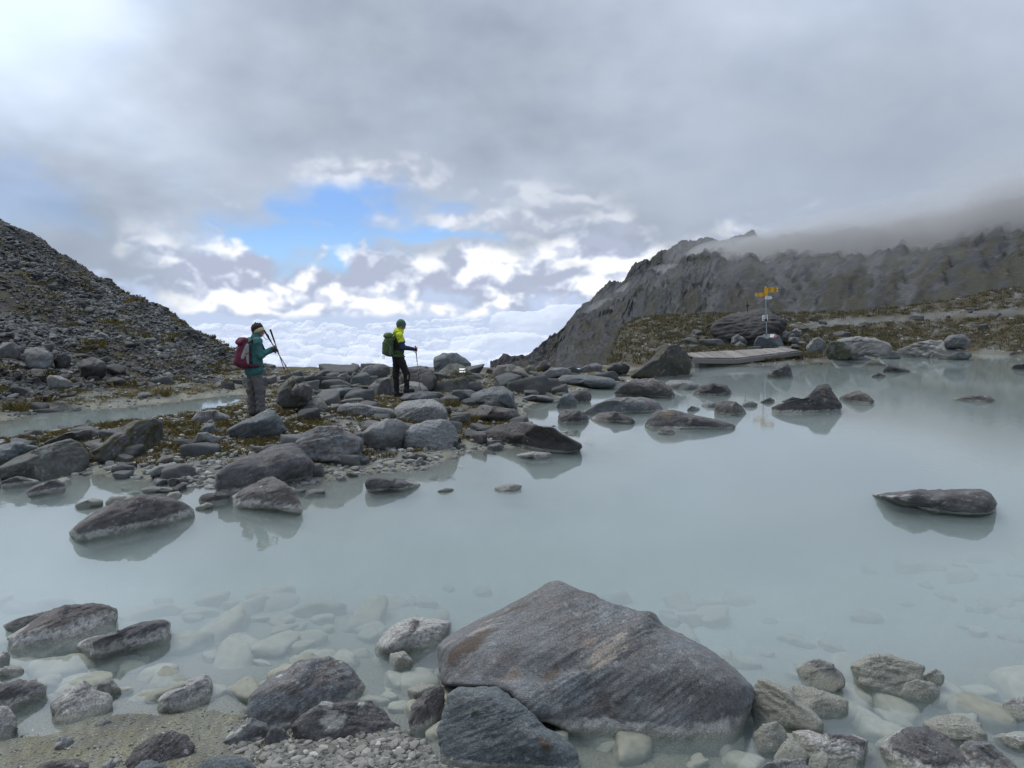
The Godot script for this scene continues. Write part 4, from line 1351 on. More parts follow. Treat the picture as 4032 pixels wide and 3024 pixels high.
	boulder(f, "pale flat slab between the mound and the hump", "slab", "pale", [1120, 390, 1180, 362, 1330, 365, 1390, 398, 1290, 425, 1170, 408], {"lichen": 0.7})
	boulder(f, "long smooth blue-grey slab at the head of the shallow arm", "slab", "blue", [315, 375, 400, 322, 560, 320, 760, 348, 795, 392, 600, 405, 380, 396], {"base": "g", "lichen": 0.15, "bed": 0.05})
	boulder(f, "round dark boulder half in the shallow arm", "rock", "dark", [430, 470, 480, 440, 560, 432, 612, 460, 605, 510, 520, 530, 440, 520], {"crust": 0.02})
	boulder(f, "thin pale shelf of stone by the square block", "stone", "pale", [1400, 540, 1450, 512, 1500, 520, 1520, 545, 1450, 556], {})
	boulder(f, "flat pale stone right of the square block", "stone", "pale", [1695, 540, 1730, 512, 1780, 515, 1815, 535, 1760, 555], {})
	boulder(f, "dark ledge of rubble left of the tall boardwalk boulder", "rock", "black", [715, 280, 760, 240, 830, 232, 890, 262, 870, 300, 760, 302], {"base": "g", "rough": 0.12})
	boulder(f, "grey whale-shaped boulder on the skyline below the mountain", "boulder", "grey", [505, 290, 570, 250, 640, 236, 690, 255, 692, 290, 600, 305, 520, 305], {"base": "g"})
	boulder(f, "pointed dark boulder on the skyline below the mountain", "boulder", "dark", [190, 285, 230, 230, 262, 212, 310, 240, 340, 290, 280, 305, 210, 305], {"base": "g", "sharp": 18.0})
	boulder(f, "broad pale flat boulder beside the pointed skyline one", "boulder", "pale", [240, 320, 300, 282, 400, 268, 462, 290, 440, 330, 330, 345, 260, 340], {"base": "g"})
	boulder(f, "low greenish boulder on the skyline right of the veined one", "rock", "green", [100, 290, 150, 250, 200, 255, 215, 300, 150, 315], {"base": "g", "moss": 0.3})
	boulder(f, "dark pyramid-topped stone by the far water", "stone", "dark", [1865, 335, 1900, 300, 1960, 250, 2030, 238, 2060, 280, 2073, 335, 1990, 350], {"crust": 0.02, "marks": [[1900, 315, 22, quartz], [1930, 330, 18, quartz]]})
	boulder(g, "dark pyramid-shaped rock standing in the open lake", "rock", "black", [90, 645, 200, 602, 330, 600, 400, 540, 480, 455, 545, 450, 590, 490, 640, 560, 692, 625, 650, 672, 500, 692, 350, 672, 200, 655], {"crust": 0.03, "res": 36, "marks": [[520, 530, 26, Color(0.2, 0.18, 0.13)], [535, 590, 16, Color(0.3, 0.29, 0.25)]]})
	boulder(g, "smooth brown hump behind the pyramid-shaped rock", "rock", "brown", [640, 570, 700, 540, 820, 505, 880, 530, 962, 602, 860, 610, 690, 606], {"lichen": 0.1, "crust": 0.015})
	boulder(g, "small pale hump left of the pyramid-shaped rock", "stone", "brown", [-20, 605, 70, 565, 112, 590, 108, 612], {})
	boulder(g, "low black hump beside the pyramid-shaped rock", "stone", "black", [160, 602, 260, 560, 352, 580, 320, 605], {})
	boulder(g, "flat dark stone far out near the opposite bank", "stone", "black", [1010, 345, 1060, 295, 1150, 310, 1268, 340, 1100, 358], {})
	boulder(g, "smaller flat dark stone before the one near the opposite bank", "stone", "dark", [912, 388, 980, 355, 1052, 378, 1030, 398], {"crust": 0.02})
	boulder(g, "low brown reef with one white speck in open water", "stone", "brown", [1590, 580, 1700, 560, 1850, 540, 1910, 545, 1972, 588, 1850, 600, 1700, 595], {"marks": [[1880, 545, 12, pale]]})
	boulder(g, "dark block at the lake's outer side", "stone", "black", [2095, 325, 2120, 290, 2212, 282, 2260, 300, 2262, 338], {})
	# the far bank with the signpost
	boulder(g, "smooth grey whaleback at the far waterline", "rock", "pale", [570, 245, 620, 190, 720, 170, 850, 200, 935, 242, 800, 256, 650, 256], {"lichen": 0.3})
	boulder(g, "squat white-grey boulder at the far waterline", "rock", "pale", [980, 232, 1010, 190, 1090, 165, 1165, 190, 1175, 228, 1080, 240], {"lichen": 0.7})
	boulder(g, "broad tilted blue-grey slab on the far bank", "slab", "pale", [595, 105, 640, 70, 800, 50, 960, 70, 1080, 110, 1095, 162, 950, 188, 800, 188, 680, 145], {"base": "g", "rough": 0.07, "bed": -0.1, "res": 26})
	boulder(g, "long layered pale outcrop on the far bank", "slab", "pale", [1130, 165, 1250, 110, 1430, 85, 1540, 100, 1620, 155, 1785, 192, 1785, 232, 1500, 244, 1280, 244, 1200, 210], {"base": "w", "rough": 0.09, "bed": -0.08, "res": 30})
	boulder(g, "rounded blue-grey rock at the boardwalk's far end", "rock", "blue", [298, 195, 320, 150, 420, 140, 485, 200, 400, 230, 320, 225], {"base": "w", "lichen": 0.1})
	boulder(g, "pointed pale rock behind the rounded far-end one", "rock", "pale", [370, 140, 430, 70, 480, 60, 545, 92, 490, 155, 420, 160], {"base": "g"})
	boulder(g, "mossy upright rock beside the tilted slab", "rock", "green", [535, 170, 560, 90, 680, 90, 755, 155, 640, 212, 545, 218], {"base": "g", "moss": 0.4})
	boulder(g, "grey cracked boulder on the far grass", "rock", "grey", [1530, 100, 1570, 40, 1700, 30, 1765, 85, 1640, 135, 1560, 130], {"base": "g"})
	boulder(g, "cream stone at the waterline below the boardwalk's far end", "stone", "silt", [272, 238, 310, 220, 380, 220, 385, 252, 300, 254], {"wet": 0.1})
	boulder(z, "blue-grey boulder carrying the signpost and a painted trail mark", "boulder", "blue", [1040, 1445, 1080, 1300, 1130, 1190, 1290, 1130, 1480, 1140, 1560, 1170, 1600, 1230, 1655, 1395, 1500, 1420, 1300, 1440], {"base": "g", "away": 44.5, "sunk": 0.6, "lichen": 0.0, "lichens": 0, "res": 24, "stain": 0.2})
	boulder(z, "house-sized dark overhanging boulder behind the signpost", "boulder", "black", [225, 1025, 330, 920, 500, 830, 800, 720, 1000, 690, 1200, 675, 1290, 680, 1500, 790, 1640, 870, 1690, 950, 1600, 1100, 1450, 1180, 1200, 1290, 1000, 1340, 650, 1400, 500, 1410, 430, 1350, 270, 1130], {"base": "g", "away": 48.0, "sunk": 0.15, "front": 0.1, "rough": 0.07, "bed": 0.12, "res": 40, "lichen": 0.0, "lichens": 0, "stain": 0.3})
	boulder(z, "dark pointed rock with a white streak under the overhang", "rock", "grey", [600, 1310, 640, 1210, 760, 1140, 850, 1190, 960, 1310, 850, 1370, 700, 1370], {"base": "g", "away": 45.5, "marks": [[660, 1270, 40, pale]]})
	boulder(z, "blue-grey pointed rock by the boardwalk under the overhang", "rock", "blue", [575, 1480, 640, 1370, 800, 1280, 960, 1390, 965, 1445, 750, 1490], {"base": "g", "away": 44.0})
	boulder(z, "small upright dark rock left of the signpost boulder", "rock", "dark", [955, 1370, 990, 1230, 1050, 1200, 1092, 1220, 1060, 1380], {"base": "g", "away": 45.8})
	boulder(z, "flat pale slab behind the painted trail mark", "slab", "pale", [1495, 1155, 1590, 1080, 1765, 1100, 1665, 1215, 1580, 1200], {"base": "g", "away": 47.0})
	boulder(z, "pale block topping the heap right of the signpost", "rock", "pale", [1765, 1115, 1860, 1035, 1992, 1080, 1992, 1160, 1860, 1190], {"base": "g", "away": 48.0})
	boulder(z, "grey stone in the middle of the heap right of the signpost", "stone", "grey", [1680, 1225, 1780, 1130, 1855, 1130, 1860, 1180, 1720, 1245], {"base": "g", "away": 47.0})
	boulder(z, "smooth oval stone at the foot of the heap", "stone", "pale", [1715, 1295, 1740, 1210, 1900, 1200, 1952, 1250, 1850, 1310], {"base": "g", "away": 45.6})
	boulder(z, "small grey block at the right of the heap", "stone", "grey", [2005, 1190, 2050, 1140, 2125, 1150, 2115, 1215], {"base": "g", "away": 48.0})
	boulder(z, "low dark stone by the boardwalk's far end", "stone", "dark", [1735, 1405, 1800, 1340, 1880, 1340, 1975, 1405, 1850, 1420], {"base": "g", "away": 44.0})
	# beside the hikers
	boulder([0, 0, 1.0], "green-grey triangular slab where the trekking poles rest", "slab", "green", [1085, 1552, 1117, 1505, 1150, 1478, 1195, 1482, 1232, 1535, 1190, 1562, 1120, 1562], {"base": "g", "lichen": 0.0, "away": 15.2, "sunk": 1.2})
	boulder([0, 0, 1.0], "dark reddish stone with white flecks by the pole tips", "stone", "brown", [1145, 1548, 1160, 1512, 1200, 1505, 1228, 1520, 1215, 1548, 1175, 1560], {"base": "g", "away": 14.6, "sunk": 1.0})
	# larger blocks at the foot of the scree
	boulder(h, "big layered block at the foot of the scree", "boulder", "grey", [165, 1115, 180, 1060, 260, 1035, 350, 1070, 390, 1115, 375, 1170, 300, 1175, 200, 1140], {"base": "g", "away": 20.5, "rough": 0.07})
	boulder(h, "overhanging dark block in the scree above the pond", "boulder", "dark", [555, 1180, 590, 1135, 680, 1115, 760, 1150, 780, 1200, 720, 1250, 640, 1245, 590, 1215], {"base": "g", "away": 22.0, "sharp": 18.0})
	boulder(h, "pale tilted slab on the scree by the pond", "slab", "pale", [335, 1275, 350, 1240, 440, 1255, 530, 1300, 500, 1325, 400, 1330], {"base": "g", "away": 18.5})
	boulder(h, "dark cracked block beside the big layered one", "rock", "black", [385, 1150, 400, 1095, 460, 1085, 520, 1110, 500, 1170, 420, 1180], {"base": "g", "away": 21.0})
	boulder(h, "blue-grey rectangular block on the pond's far shore", "rock", "blue", [985, 1420, 1000, 1375, 1080, 1368, 1115, 1395, 1095, 1420], {"base": "g", "away": 20.3})
	boulder(h, "dark block high on the open scree", "rock", "black", [520, 770, 550, 715, 610, 718, 655, 750, 640, 785, 560, 790], {"base": "g", "away": 32.0})
	boulder(h, "pale diamond-shaped slab in the lower scree", "slab", "pale", [700, 960, 720, 930, 780, 955, 805, 985, 760, 1000], {"base": "g", "away": 27.0})
	boulder(h, "low brown boulder at the left of the scree foot", "boulder", "grey", [-20, 1060, 20, 1010, 100, 1005, 160, 1050, 150, 1095, 60, 1110], {"base": "g", "away": 20.0})


func make_fill_stones() -> void:
	var protos := []
	for k in 9:
		protos.append(small_rock(300 + k, 10, Vector3(1.0, 0.55 + 0.09 * (k % 4), 0.75 + 0.08 * (k % 3)), false, 24.0))
	# the jumble of medium stones on the tongue of land, nearest the lip of the valley the thickest
	var done := 0
	var tries := 0
	while done < 190 and tries < 9000:
		tries += 1
		var u := rng.randf_range(-60.0, 2620.0)
		var v := rng.randf_range(1462.0, 1800.0)
		var p := on_plane(u, v, 0.3)
		var d := shore_distance(Vector2(p.x, p.z))
		if p.z < -31.5 or d < 0.12 or d > 8.0 or (p.z > -14.5 and rng.randf() < 0.55):
			continue
		if p.x < -9.0 and p.z < -17.0:
			continue
		if (u > -100.0 and u < 960.0 and v > 1520.0 and v < 1690.0) or (u > 1450.0 and u < 1700.0 and v > 1500.0 and v < 1640.0) or (u > 920.0 and u < 1200.0 and v > 1500.0 and v < 1720.0):
			continue
		p.y = ground_height(p.x, p.z, d)
		var big := rng.randf_range(0.10, 0.24) + 0.30 * pow(rng.randf(), 2.5) * smoothstep(-14.0, -20.0, p.z)
		var m := mesh_node("shore_stone", protos[rng.randi() % 9], scree_tone(rng.randf()))
		m.transform = rubble_transform(p, big, 0.2)
		tag(m, "%s stone in the jumble near the %s" % [last_tone, beside(p)], "stone", "stones on the tongue of land")
		done += 1
	# cobbles under the clear shallows by the near shore, coated with silt
	var sil := []
	for k in 3:
		var s: StandardMaterial3D = M.silt.duplicate()
		s.albedo_color = [lin(1.0, 1.0, 0.93), lin(0.84, 0.85, 0.78), lin(0.95, 0.97, 0.9)][k]
		sil.append(s)
	var pale := []
	for k in 6:
		pale.append(silt_rock(500 + k, 9, Vector3(1.0, 0.42 + 0.07 * (k % 3), 0.75)))
	done = 0
	tries = 0
	while done < 290 and tries < 9000:
		tries += 1
		var u := rng.randf_range(-100.0, 4150.0)
		var v := rng.randf_range(2080.0 if u > 3000.0 else 2250.0, 3120.0) if u > 1650.0 else rng.randf_range(2330.0, 2900.0)
		if u > 2500.0 and u < 3300.0 and v < 2300.0:
			continue
		var p := on_plane(u, v, -0.2)
		var d := shore_distance(Vector2(p.x, p.z))
		if d > -0.08 or p.z < -9.5:
			continue
		p.y = ground_height(p.x, p.z, d)
		var big := rng.randf_range(0.04, 0.10) + 0.14 * pow(rng.randf(), 3.0)
		if p.y + big * 0.5 > 0.03:
			big = maxf(0.04, (0.0 - p.y) * 1.3)
		var m := mesh_node("drowned_cobble", pale[rng.randi() % 6], sil[rng.randi() % 3])
		m.transform = rubble_transform(p, big, 0.25)
		tag(m, "%s silt-coated cobble under water near the %s" % ["large" if big > 0.15 else "small", beside(p)], "cobble", "drowned cobbles near the shore")
		done += 1
	# stones that break the surface here and there on the mudflats
	done = 0
	tries = 0
	while done < 60 and tries < 4000:
		tries += 1
		var u := rng.randf_range(0.0, 3000.0)
		var v := rng.randf_range(1500.0, 1960.0)
		var p := on_plane(u, v, 0.0)
		var d := shore_distance(Vector2(p.x, p.z))
		if d > 0.3 or d < -0.55:
			continue
		p.y = minf(ground_height(p.x, p.z, d), 0.02)
		var m := mesh_node("mudflat_stone", pale[rng.randi() % 6] if rng.randf() < 0.5 else protos[rng.randi() % 9], sil[rng.randi() % 3] if rng.randf() < 0.3 else scree_tone(rng.randf()))
		m.transform = rubble_transform(p, rng.randf_range(0.05, 0.14), 0.15)
		tag(m, "small waterline stone near the %s" % beside(p), "stone", "waterline stones")
		done += 1
	# scattered stones on the far bank
	done = 0
	tries = 0
	while done < 46 and tries < 3000:
		tries += 1
		var u := rng.randf_range(2650.0, 4060.0)
		var p := at_depth(u, 1400.0, rng.randf_range(38.0, 62.0))
		var d := shore_distance(Vector2(p.x, p.z))
		if d < 0.1:
			continue
		p.y = ground_height(p.x, p.z, d)
		var m := mesh_node("bank_stone", protos[rng.randi() % 9], scree_tone(rng.randf()))
		m.transform = rubble_transform(p, rng.randf_range(0.12, 0.32) + 0.3 * pow(rng.randf(), 4.0), 0.2)
		tag(m, "%s stone on the far bank near the %s" % [last_tone, beside(p)], "stone", "stones on the far bank")
		done += 1

func silt_rock(seed_: int, n: int, size: Vector3) -> ArrayMesh:
	var r := RandomNumberGenerator.new()
	r.seed = seed_
	var planes := cut_planes(r, 7)
	var cs := cube_sphere(n)
	var verts := PackedVector3Array()
	var cols := PackedColorArray()
	for d: Vector3 in cs[0]:
		var p := d * cut_radius(d, planes, 7.0) * size
		p *= 1.0 + 0.13 * noise.get_noise_3dv(p * 1.5 + Vector3(seed_, 0, 0))
		verts.append(p)
		cols.append(Color(0.44, 0.45, 0.40) * (1.0 + 0.3 * noise.get_noise_3dv(p * 3.0 + Vector3(0, seed_, 0))))
	return mesh_from(verts, cs[1], cols)


# ---------------------------------------------------------------- boardwalk

func make_boardwalk() -> void:
	var walk := thing("boardwalk", on_plane(2900, 1436, 0.0), "weathered plank boardwalk along the far bank below the signpost", "boardwalk")
	var o := walk.position
	var near := func(s: float) -> Vector3:
		var u := lerpf(2738.0, 3145.0, s)
		var v := lerpf(1409.0, 1412.0, s / 0.39) if s < 0.39 else lerpf(1412.0, 1381.0, (s - 0.39) / 0.61)
		return at_depth(u, v, lerpf(34.5, 40.0, s))
	var far := func(s: float) -> Vector3:
		return at_depth(lerpf(2688.0, 3085.0, s), lerpf(1393.0, 1370.0, s), lerpf(36.6, 42.4, s))
	var greys := []
	for k in 4:
		var m: StandardMaterial3D = M.wood.duplicate()
		m.vertex_color_use_as_albedo = false
		m.albedo_color = [lin(0.34, 0.32, 0.30), lin(0.27, 0.26, 0.25), lin(0.40, 0.38, 0.355), lin(0.31, 0.285, 0.26)][k]
		greys.append(m)
	var count := 25
	for i in count:
		var s := (i + 0.5) / count
		var a: Vector3 = near.call(s)
		var b: Vector3 = far.call(s)
		var side: Vector3 = (near.call(s + 0.01) - near.call(s - 0.01)).normalized()
		var along := (b - a).normalized()
		var up := side.cross(along).normalized()
		if up.y < 0.0:
			up = -up
		side = up.cross(along).normalized()
		var gap: float = (near.call(s + 0.5 / count) - near.call(s - 0.5 / count)).slide(along).length()
		var st := begin()
		var out := rng.randf_range(-0.06, 0.06)
		box_into(st, Transform3D(Basis(side, up, along), (a + b) * 0.5 - o + along * out + up * rng.randf_range(-0.008, 0.008)), Vector3(gap * 0.86, 0.055, a.distance_to(b)), 0.008)
		mesh_node("plank", st.commit(), greys[rng.randi() % 4], walk)
	# the bearers under both edges, with the spans meeting at a bend
	for e in [[near, 0.10], [far, -0.10]]:
		for span in [[-0.02, 0.39], [0.39, 1.02]]:
			var a: Vector3 = e[0].call(span[0])
			var b: Vector3 = e[0].call(span[1])
			var along := (b - a).normalized()
			var side := along.cross(Vector3.UP).normalized()
			var st := begin()
			box_into(st, Transform3D(Basis(along, side.cross(along), side), (a + b) * 0.5 - o + Vector3(0, -0.145, 0)), Vector3(a.distance_to(b), 0.22, 0.13), 0.02)
			mesh_node("bearer", st.commit(), greys[1], walk)
	for s in [0.02, 0.4, 0.8]:
		var p: Vector3 = (near.call(s) + far.call(s)) * 0.5
		var q: Vector3 = near.call(s) - far.call(s)
		var st := begin()
		box_into(st, Transform3D(Basis.looking_at(q.normalized()), p - o + Vector3(0, -0.37, 0)), Vector3(0.2, 0.22, q.length() * 0.95), 0.02)
		mesh_node("sleeper", st.commit(), greys[1], walk)


# ---------------------------------------------------------------- signpost, cross and painted marks

func prism(poly: Array, thick: float, at: Transform3D) -> ArrayMesh:
	# a plate cut to an outline, front face towards +z
	var pts := PackedVector2Array()
	for p in poly:
		pts.append(p)
	if Geometry2D.is_polygon_clockwise(pts):
		pts.reverse()
	var tri := Geometry2D.triangulate_polygon(pts)
	var st := begin()
	var h := thick * 0.5
	for i in range(0, tri.size(), 3):
		var a := pts[tri[i]]
		var b := pts[tri[i + 1]]
		var c := pts[tri[i + 2]]
		if (b - a).cross(c - a) < 0.0:
			var t := b
			b = c
			c = t
		for p in [a, c, b]:
			st.set_normal(at.basis * Vector3.BACK)
			st.add_vertex(at * Vector3(p.x, p.y, h))
		for p in [a, b, c]:
			st.set_normal(at.basis * Vector3.FORWARD)
			st.add_vertex(at * Vector3(p.x, p.y, -h))
	for i in pts.size():
		var a := pts[i]
		var b := pts[(i + 1) % pts.size()]
		var n := at.basis * Vector3(b.y - a.y, a.x - b.x, 0).normalized()
		for p in [Vector3(a.x, a.y, h), Vector3(b.x, b.y, h), Vector3(b.x, b.y, -h), Vector3(a.x, a.y, h), Vector3(b.x, b.y, -h), Vector3(a.x, a.y, -h)]:
			st.set_normal(n)
			st.add_vertex(at * p)
	return st.commit()

func direction_sign(post: Node3D, at: Transform3D, long: float, tall: float, dir: float, rows: int) -> void:
	# a yellow finger with a white, red and white point; dir is +1 when it points right
	var tip := 0.085
	var board := mesh_node("direction_board", prism([Vector2(-0.1 * dir, -tall / 2), Vector2((long - tip) * dir, -tall / 2), Vector2((long - tip) * dir, tall / 2), Vector2(-0.1 * dir, tall / 2)], 0.012, at), M.yellow, post)
	var x0 := (long - tip) * dir
	mesh_node("point", prism([Vector2(x0, -tall / 2), Vector2(x0 + tip * 0.72 * dir, -tall * 0.14), Vector2(x0, -tall * 0.14)], 0.012, at), M.white, board)
	mesh_node("point", prism([Vector2(x0, tall / 2), Vector2(x0 + tip * 0.72 * dir, tall * 0.14), Vector2(x0, tall * 0.14)], 0.012, at), M.white, board)
	mesh_node("point_stripe", prism([Vector2(x0, -tall * 0.14), Vector2(x0 + tip * 0.72 * dir, -tall * 0.14), Vector2(x0 + tip * dir, 0), Vector2(x0 + tip * 0.72 * dir, tall * 0.14), Vector2(x0, tall * 0.14)], 0.012, at), M.red, board)
	# the print is too small to read in the photograph: rows of place names and times stay rows
	for k in rows:
		var y := tall * (0.36 - 0.72 * k / maxf(1.0, rows - 1.0))
		var h := tall * 0.055
		var words: float = [0.30, 0.24, 0.27, 0.17][k % 4]
		var xa := minf(0.13, long * 0.2) if dir > 0 else -(long - tip - 0.03)
		mesh_node("place_line", prism([Vector2(xa, y - h), Vector2(xa + words * (long - 0.2), y - h), Vector2(xa + words * (long - 0.2), y + h), Vector2(xa, y + h)], 0.003, at.translated_local(Vector3(0, 0, 0.0085))), M.print_, board)
		var xb := (long - tip - 0.20) if dir > 0 else -0.22
		mesh_node("time_line", prism([Vector2(xb, y - h), Vector2(xb + 0.15, y - h), Vector2(xb + 0.15, y + h), Vector2(xb, y + h)], 0.003, at.translated_local(Vector3(0, 0, 0.0085))), M.print_, board)

func make_signpost() -> void:
	var z := [2750.0, 1080.0, 0.2049]
	var away := 44.3
	var q := func(x: float, y: float, nearer := 0.0) -> Vector3: return at_depth(z[0] + x * z[2], z[1] + y * z[2], away - nearer)
	var foot: Vector3 = q.call(1312, 1165)
	var post := thing("signpost", foot, "steel trail signpost with yellow and white direction boards on a boulder", "signpost")
	var top: Vector3 = q.call(1291, 250)
	var st := begin()
	tube_into(st, [Vector3(0, -0.25, 0), top - foot], [0.034, 0.034], 12)
	mesh_node("pole", st.commit(), M.steel, post)
	st = begin()
	tube_into(st, [top - foot, top - foot + Vector3(0, 0.03, 0), top - foot + Vector3(0, 0.05, 0)], [0.045, 0.045, 0.015], 12)
	mesh_node("pole_cap", st.commit(), M.white, post)
	# the boards face the camera's side of the bank
	var face := Basis(Vector3.UP, 0.12)
	var lean := Basis(Vector3.BACK, 0.055)
	direction_sign(post, Transform3D(face * lean, q.call(1300, 305, 0.05) - foot), 0.76, 0.275, 1.0, 4)
	direction_sign(post, Transform3D(face * lean, q.call(1302, 385, 0.07) - foot), 0.68, 0.215, -1.0, 3)
	var w := Transform3D(face, q.call(1290, 452, 0.05) - foot)
	var arrow := mesh_node("white_arrow_board", prism([Vector2(-0.03, -0.08), Vector2(0.33, -0.08), Vector2(0.41, 0.0), Vector2(0.33, 0.08), Vector2(-0.03, 0.08)], 0.012, w), M.white, post)
	mesh_node("emblem", prism([Vector2(0.05, -0.035), Vector2(0.13, -0.035), Vector2(0.125, 0.015), Vector2(0.09, 0.035)], 0.003, w.translated_local(Vector3(0, 0, 0.0085))), M.greyprint, arrow)
	mesh_node("place_line", prism([Vector2(0.16, -0.016), Vector2(0.31, -0.016), Vector2(0.31, 0.016), Vector2(0.16, 0.016)], 0.003, w.translated_local(Vector3(0, 0, 0.0085))), M.greyprint, arrow)
	# the map panel, leaning back behind the pole
	var pn := Transform3D(face * Basis(Vector3.BACK, 0.06), q.call(1278, 835, -0.06) - foot)
	var panel := mesh_node("map_panel", prism([Vector2(-0.215, -0.2), Vector2(0.205, -0.2), Vector2(0.205, 0.2), Vector2(-0.215, 0.2)], 0.02, pn), M.black, post)
	mesh_node("map_sheet", prism([Vector2(-0.19, -0.175), Vector2(0.18, -0.175), Vector2(0.18, 0.175), Vector2(-0.19, 0.175)], 0.004, pn.translated_local(Vector3(0, 0, 0.0125))), M.white, panel)
	for r in [[-0.15, -0.10, 0.10, 0.04], [-0.12, 0.02, 0.12, 0.02], [0.10, -0.14, 0.025, 0.12], [0.13, 0.03, 0.03, 0.05], [-0.16, 0.12, 0.08, 0.02]]:
		mesh_node("map_print", prism([Vector2(r[0], r[1]), Vector2(r[0] + r[2], r[1]), Vector2(r[0] + r[2], r[1] + r[3]), Vector2(r[0], r[1] + r[3])], 0.002, pn.translated_local(Vector3(0, 0, 0.0158))), M.greyprint, panel)
	st = begin()
	box_into(st, Transform3D(face, q.call(1298, 880, 0.0) - foot), Vector3(0.12, 0.12, 0.12), 0.01)
	mesh_node("clamp", st.commit(), M.iron, post)
	# the small wrought-iron cross on the house-sized boulder
	var far := 48.3
	var c := func(x: float, y: float) -> Vector3: return at_depth(z[0] + x * z[2], z[1] + y * z[2], far)
	var root: Vector3 = c.call(946, 720)
	var cross := thing("iron_cross", root, "small black wrought-iron cross on top of the house-sized boulder", "cross")
	st = begin()
	tube_into(st, [Vector3(0, -0.1, 0), c.call(940, 520) - root], [0.026, 0.02], 8)
	mesh_node("shaft", st.commit(), M.iron, cross)
	st = begin()
	tube_into(st, [c.call(905, 606) - root, c.call(988, 594) - root], [0.022, 0.022], 8)
	mesh_node("arm", st.commit(), M.iron, cross)
	st = begin()
	var ring := []
	var rr := []
	for k in 17:
		ring.append(c.call(944 + 20.0 * cos(TAU * k / 16.0), 608 + 36.0 * sin(TAU * k / 16.0)) - root)
		rr.append(0.016)
	tube_into(st, ring, rr, 6)
	mesh_node("ring", st.commit(), M.iron, cross)
	# red and white trail paint
	var sign_rock := find_by_label("blue-grey boulder carrying")
	paint(sign_rock, [[1378, 1158, 1466, 1183, "white"], [1378, 1192, 1448, 1210, "white"], [1452, 1163, 1500, 1206, "red"]], z)
	paint(find_by_label("smooth greenish boulder below"), [[1122, 186, 1164, 196, "white"], [1122, 204, 1166, 214, "white"]], [1200.0, 1350.0, 0.5425])

func find_by_label(text: String) -> MeshInstance3D:
	for o in get_children():
		if o.has_meta("label") and str(o.get_meta("label")).begins_with(text):
			return o
	return null

func surface_at(node: MeshInstance3D, u: float, v: float) -> Vector3:
	var d := ray(u, v).normalized()
	var vs: PackedVector3Array = node.mesh.surface_get_arrays(0)[Mesh.ARRAY_VERTEX]
	var ix: PackedInt32Array = node.mesh.surface_get_arrays(0)[Mesh.ARRAY_INDEX]
	var best := 1e9
	for i in range(0, ix.size(), 3):
		var hit = Geometry3D.ray_intersects_triangle(EYE - node.position, d, vs[ix[i]], vs[ix[i + 1]], vs[ix[i + 2]])
		if hit != null:
			best = minf(best, (hit + node.position - EYE).length())
	return EYE + d * best if best < 1e8 else Vector3.INF

func paint(rock: MeshInstance3D, rects: Array, sc: Array) -> void:
	# patches of paint that follow the rock's surface
	for r in rects:
		var nx := 5
		var ny := 3
		var verts := PackedVector3Array()
		var ok := true
		for j in ny + 1:
			for i in nx + 1:
				var p := surface_at(rock, sc[0] + lerpf(r[0], r[2], float(i) / nx) * sc[2], sc[1] + lerpf(r[1], r[3], float(j) / ny) * sc[2])
				if p == Vector3.INF:
					ok = false
					break
				verts.append(p + (EYE - p).normalized() * 0.02 - rock.position)
		if ok:
			mesh_node("trail_mark", mesh_from(verts, grid_indices(nx, ny)), M[r[4]], rock)


# ---------------------------------------------------------------- plants

func blade_clump(seed_: int, blades: int, tall: float, wide: float, thin: float, lean: float, c0: Color, c1: Color) -> ArrayMesh:
	var r := RandomNumberGenerator.new()
	r.seed = seed_
	var verts := PackedVector3Array()
	var cols := PackedColorArray()
	var idx := PackedInt32Array()
	for i in blades:
		var a := r.randf() * TAU
		var root := Vector3(cos(a), 0, sin(a)) * wide * sqrt(r.randf())
		var out := (root / wide * 0.7 + Vector3(r.randfn(0, 0.5), 0, r.randfn(0, 0.5))) * lean
		var h := tall * r.randf_range(0.5, 1.1)
		var side := Vector3(-sin(a + 1.0), 0, cos(a + 1.0)) * thin
		var c := c0.lerp(c1, r.randf())
		var n := verts.size()
		var m := root + Vector3(0, h * 0.6, 0) + out * h * 0.35
		var t := root + Vector3(0, h * 0.95, 0) + out * h
		verts.append_array([root - side, root + side, m + side * 0.8, m - side * 0.8, t])
		for k in 5:
			cols.append(c)
		idx.append_array([n, n + 1, n + 2, n, n + 2, n + 3, n + 3, n + 2, n + 4])
	return mesh_from(verts, idx, cols)

func scatter(called: String, label: String, category: String, mesh: Mesh, mat: Material, spots: Array, tints := []) -> void:
	var mm := MultiMesh.new()
	mm.transform_format = MultiMesh.TRANSFORM_3D
	mm.use_colors = tints.size() > 0
	mm.mesh = mesh
	mm.instance_count = spots.size()
	for i in spots.size():
		mm.set_instance_transform(i, spots[i])
		if tints.size():
			mm.set_instance_color(i, tints[i])
	var o := MultiMeshInstance3D.new()
	o.name = numbered(called)
	o.multimesh = mm
	o.material_override = mat
	add_child(o)
	tag(o, label, category, "", "stuff")

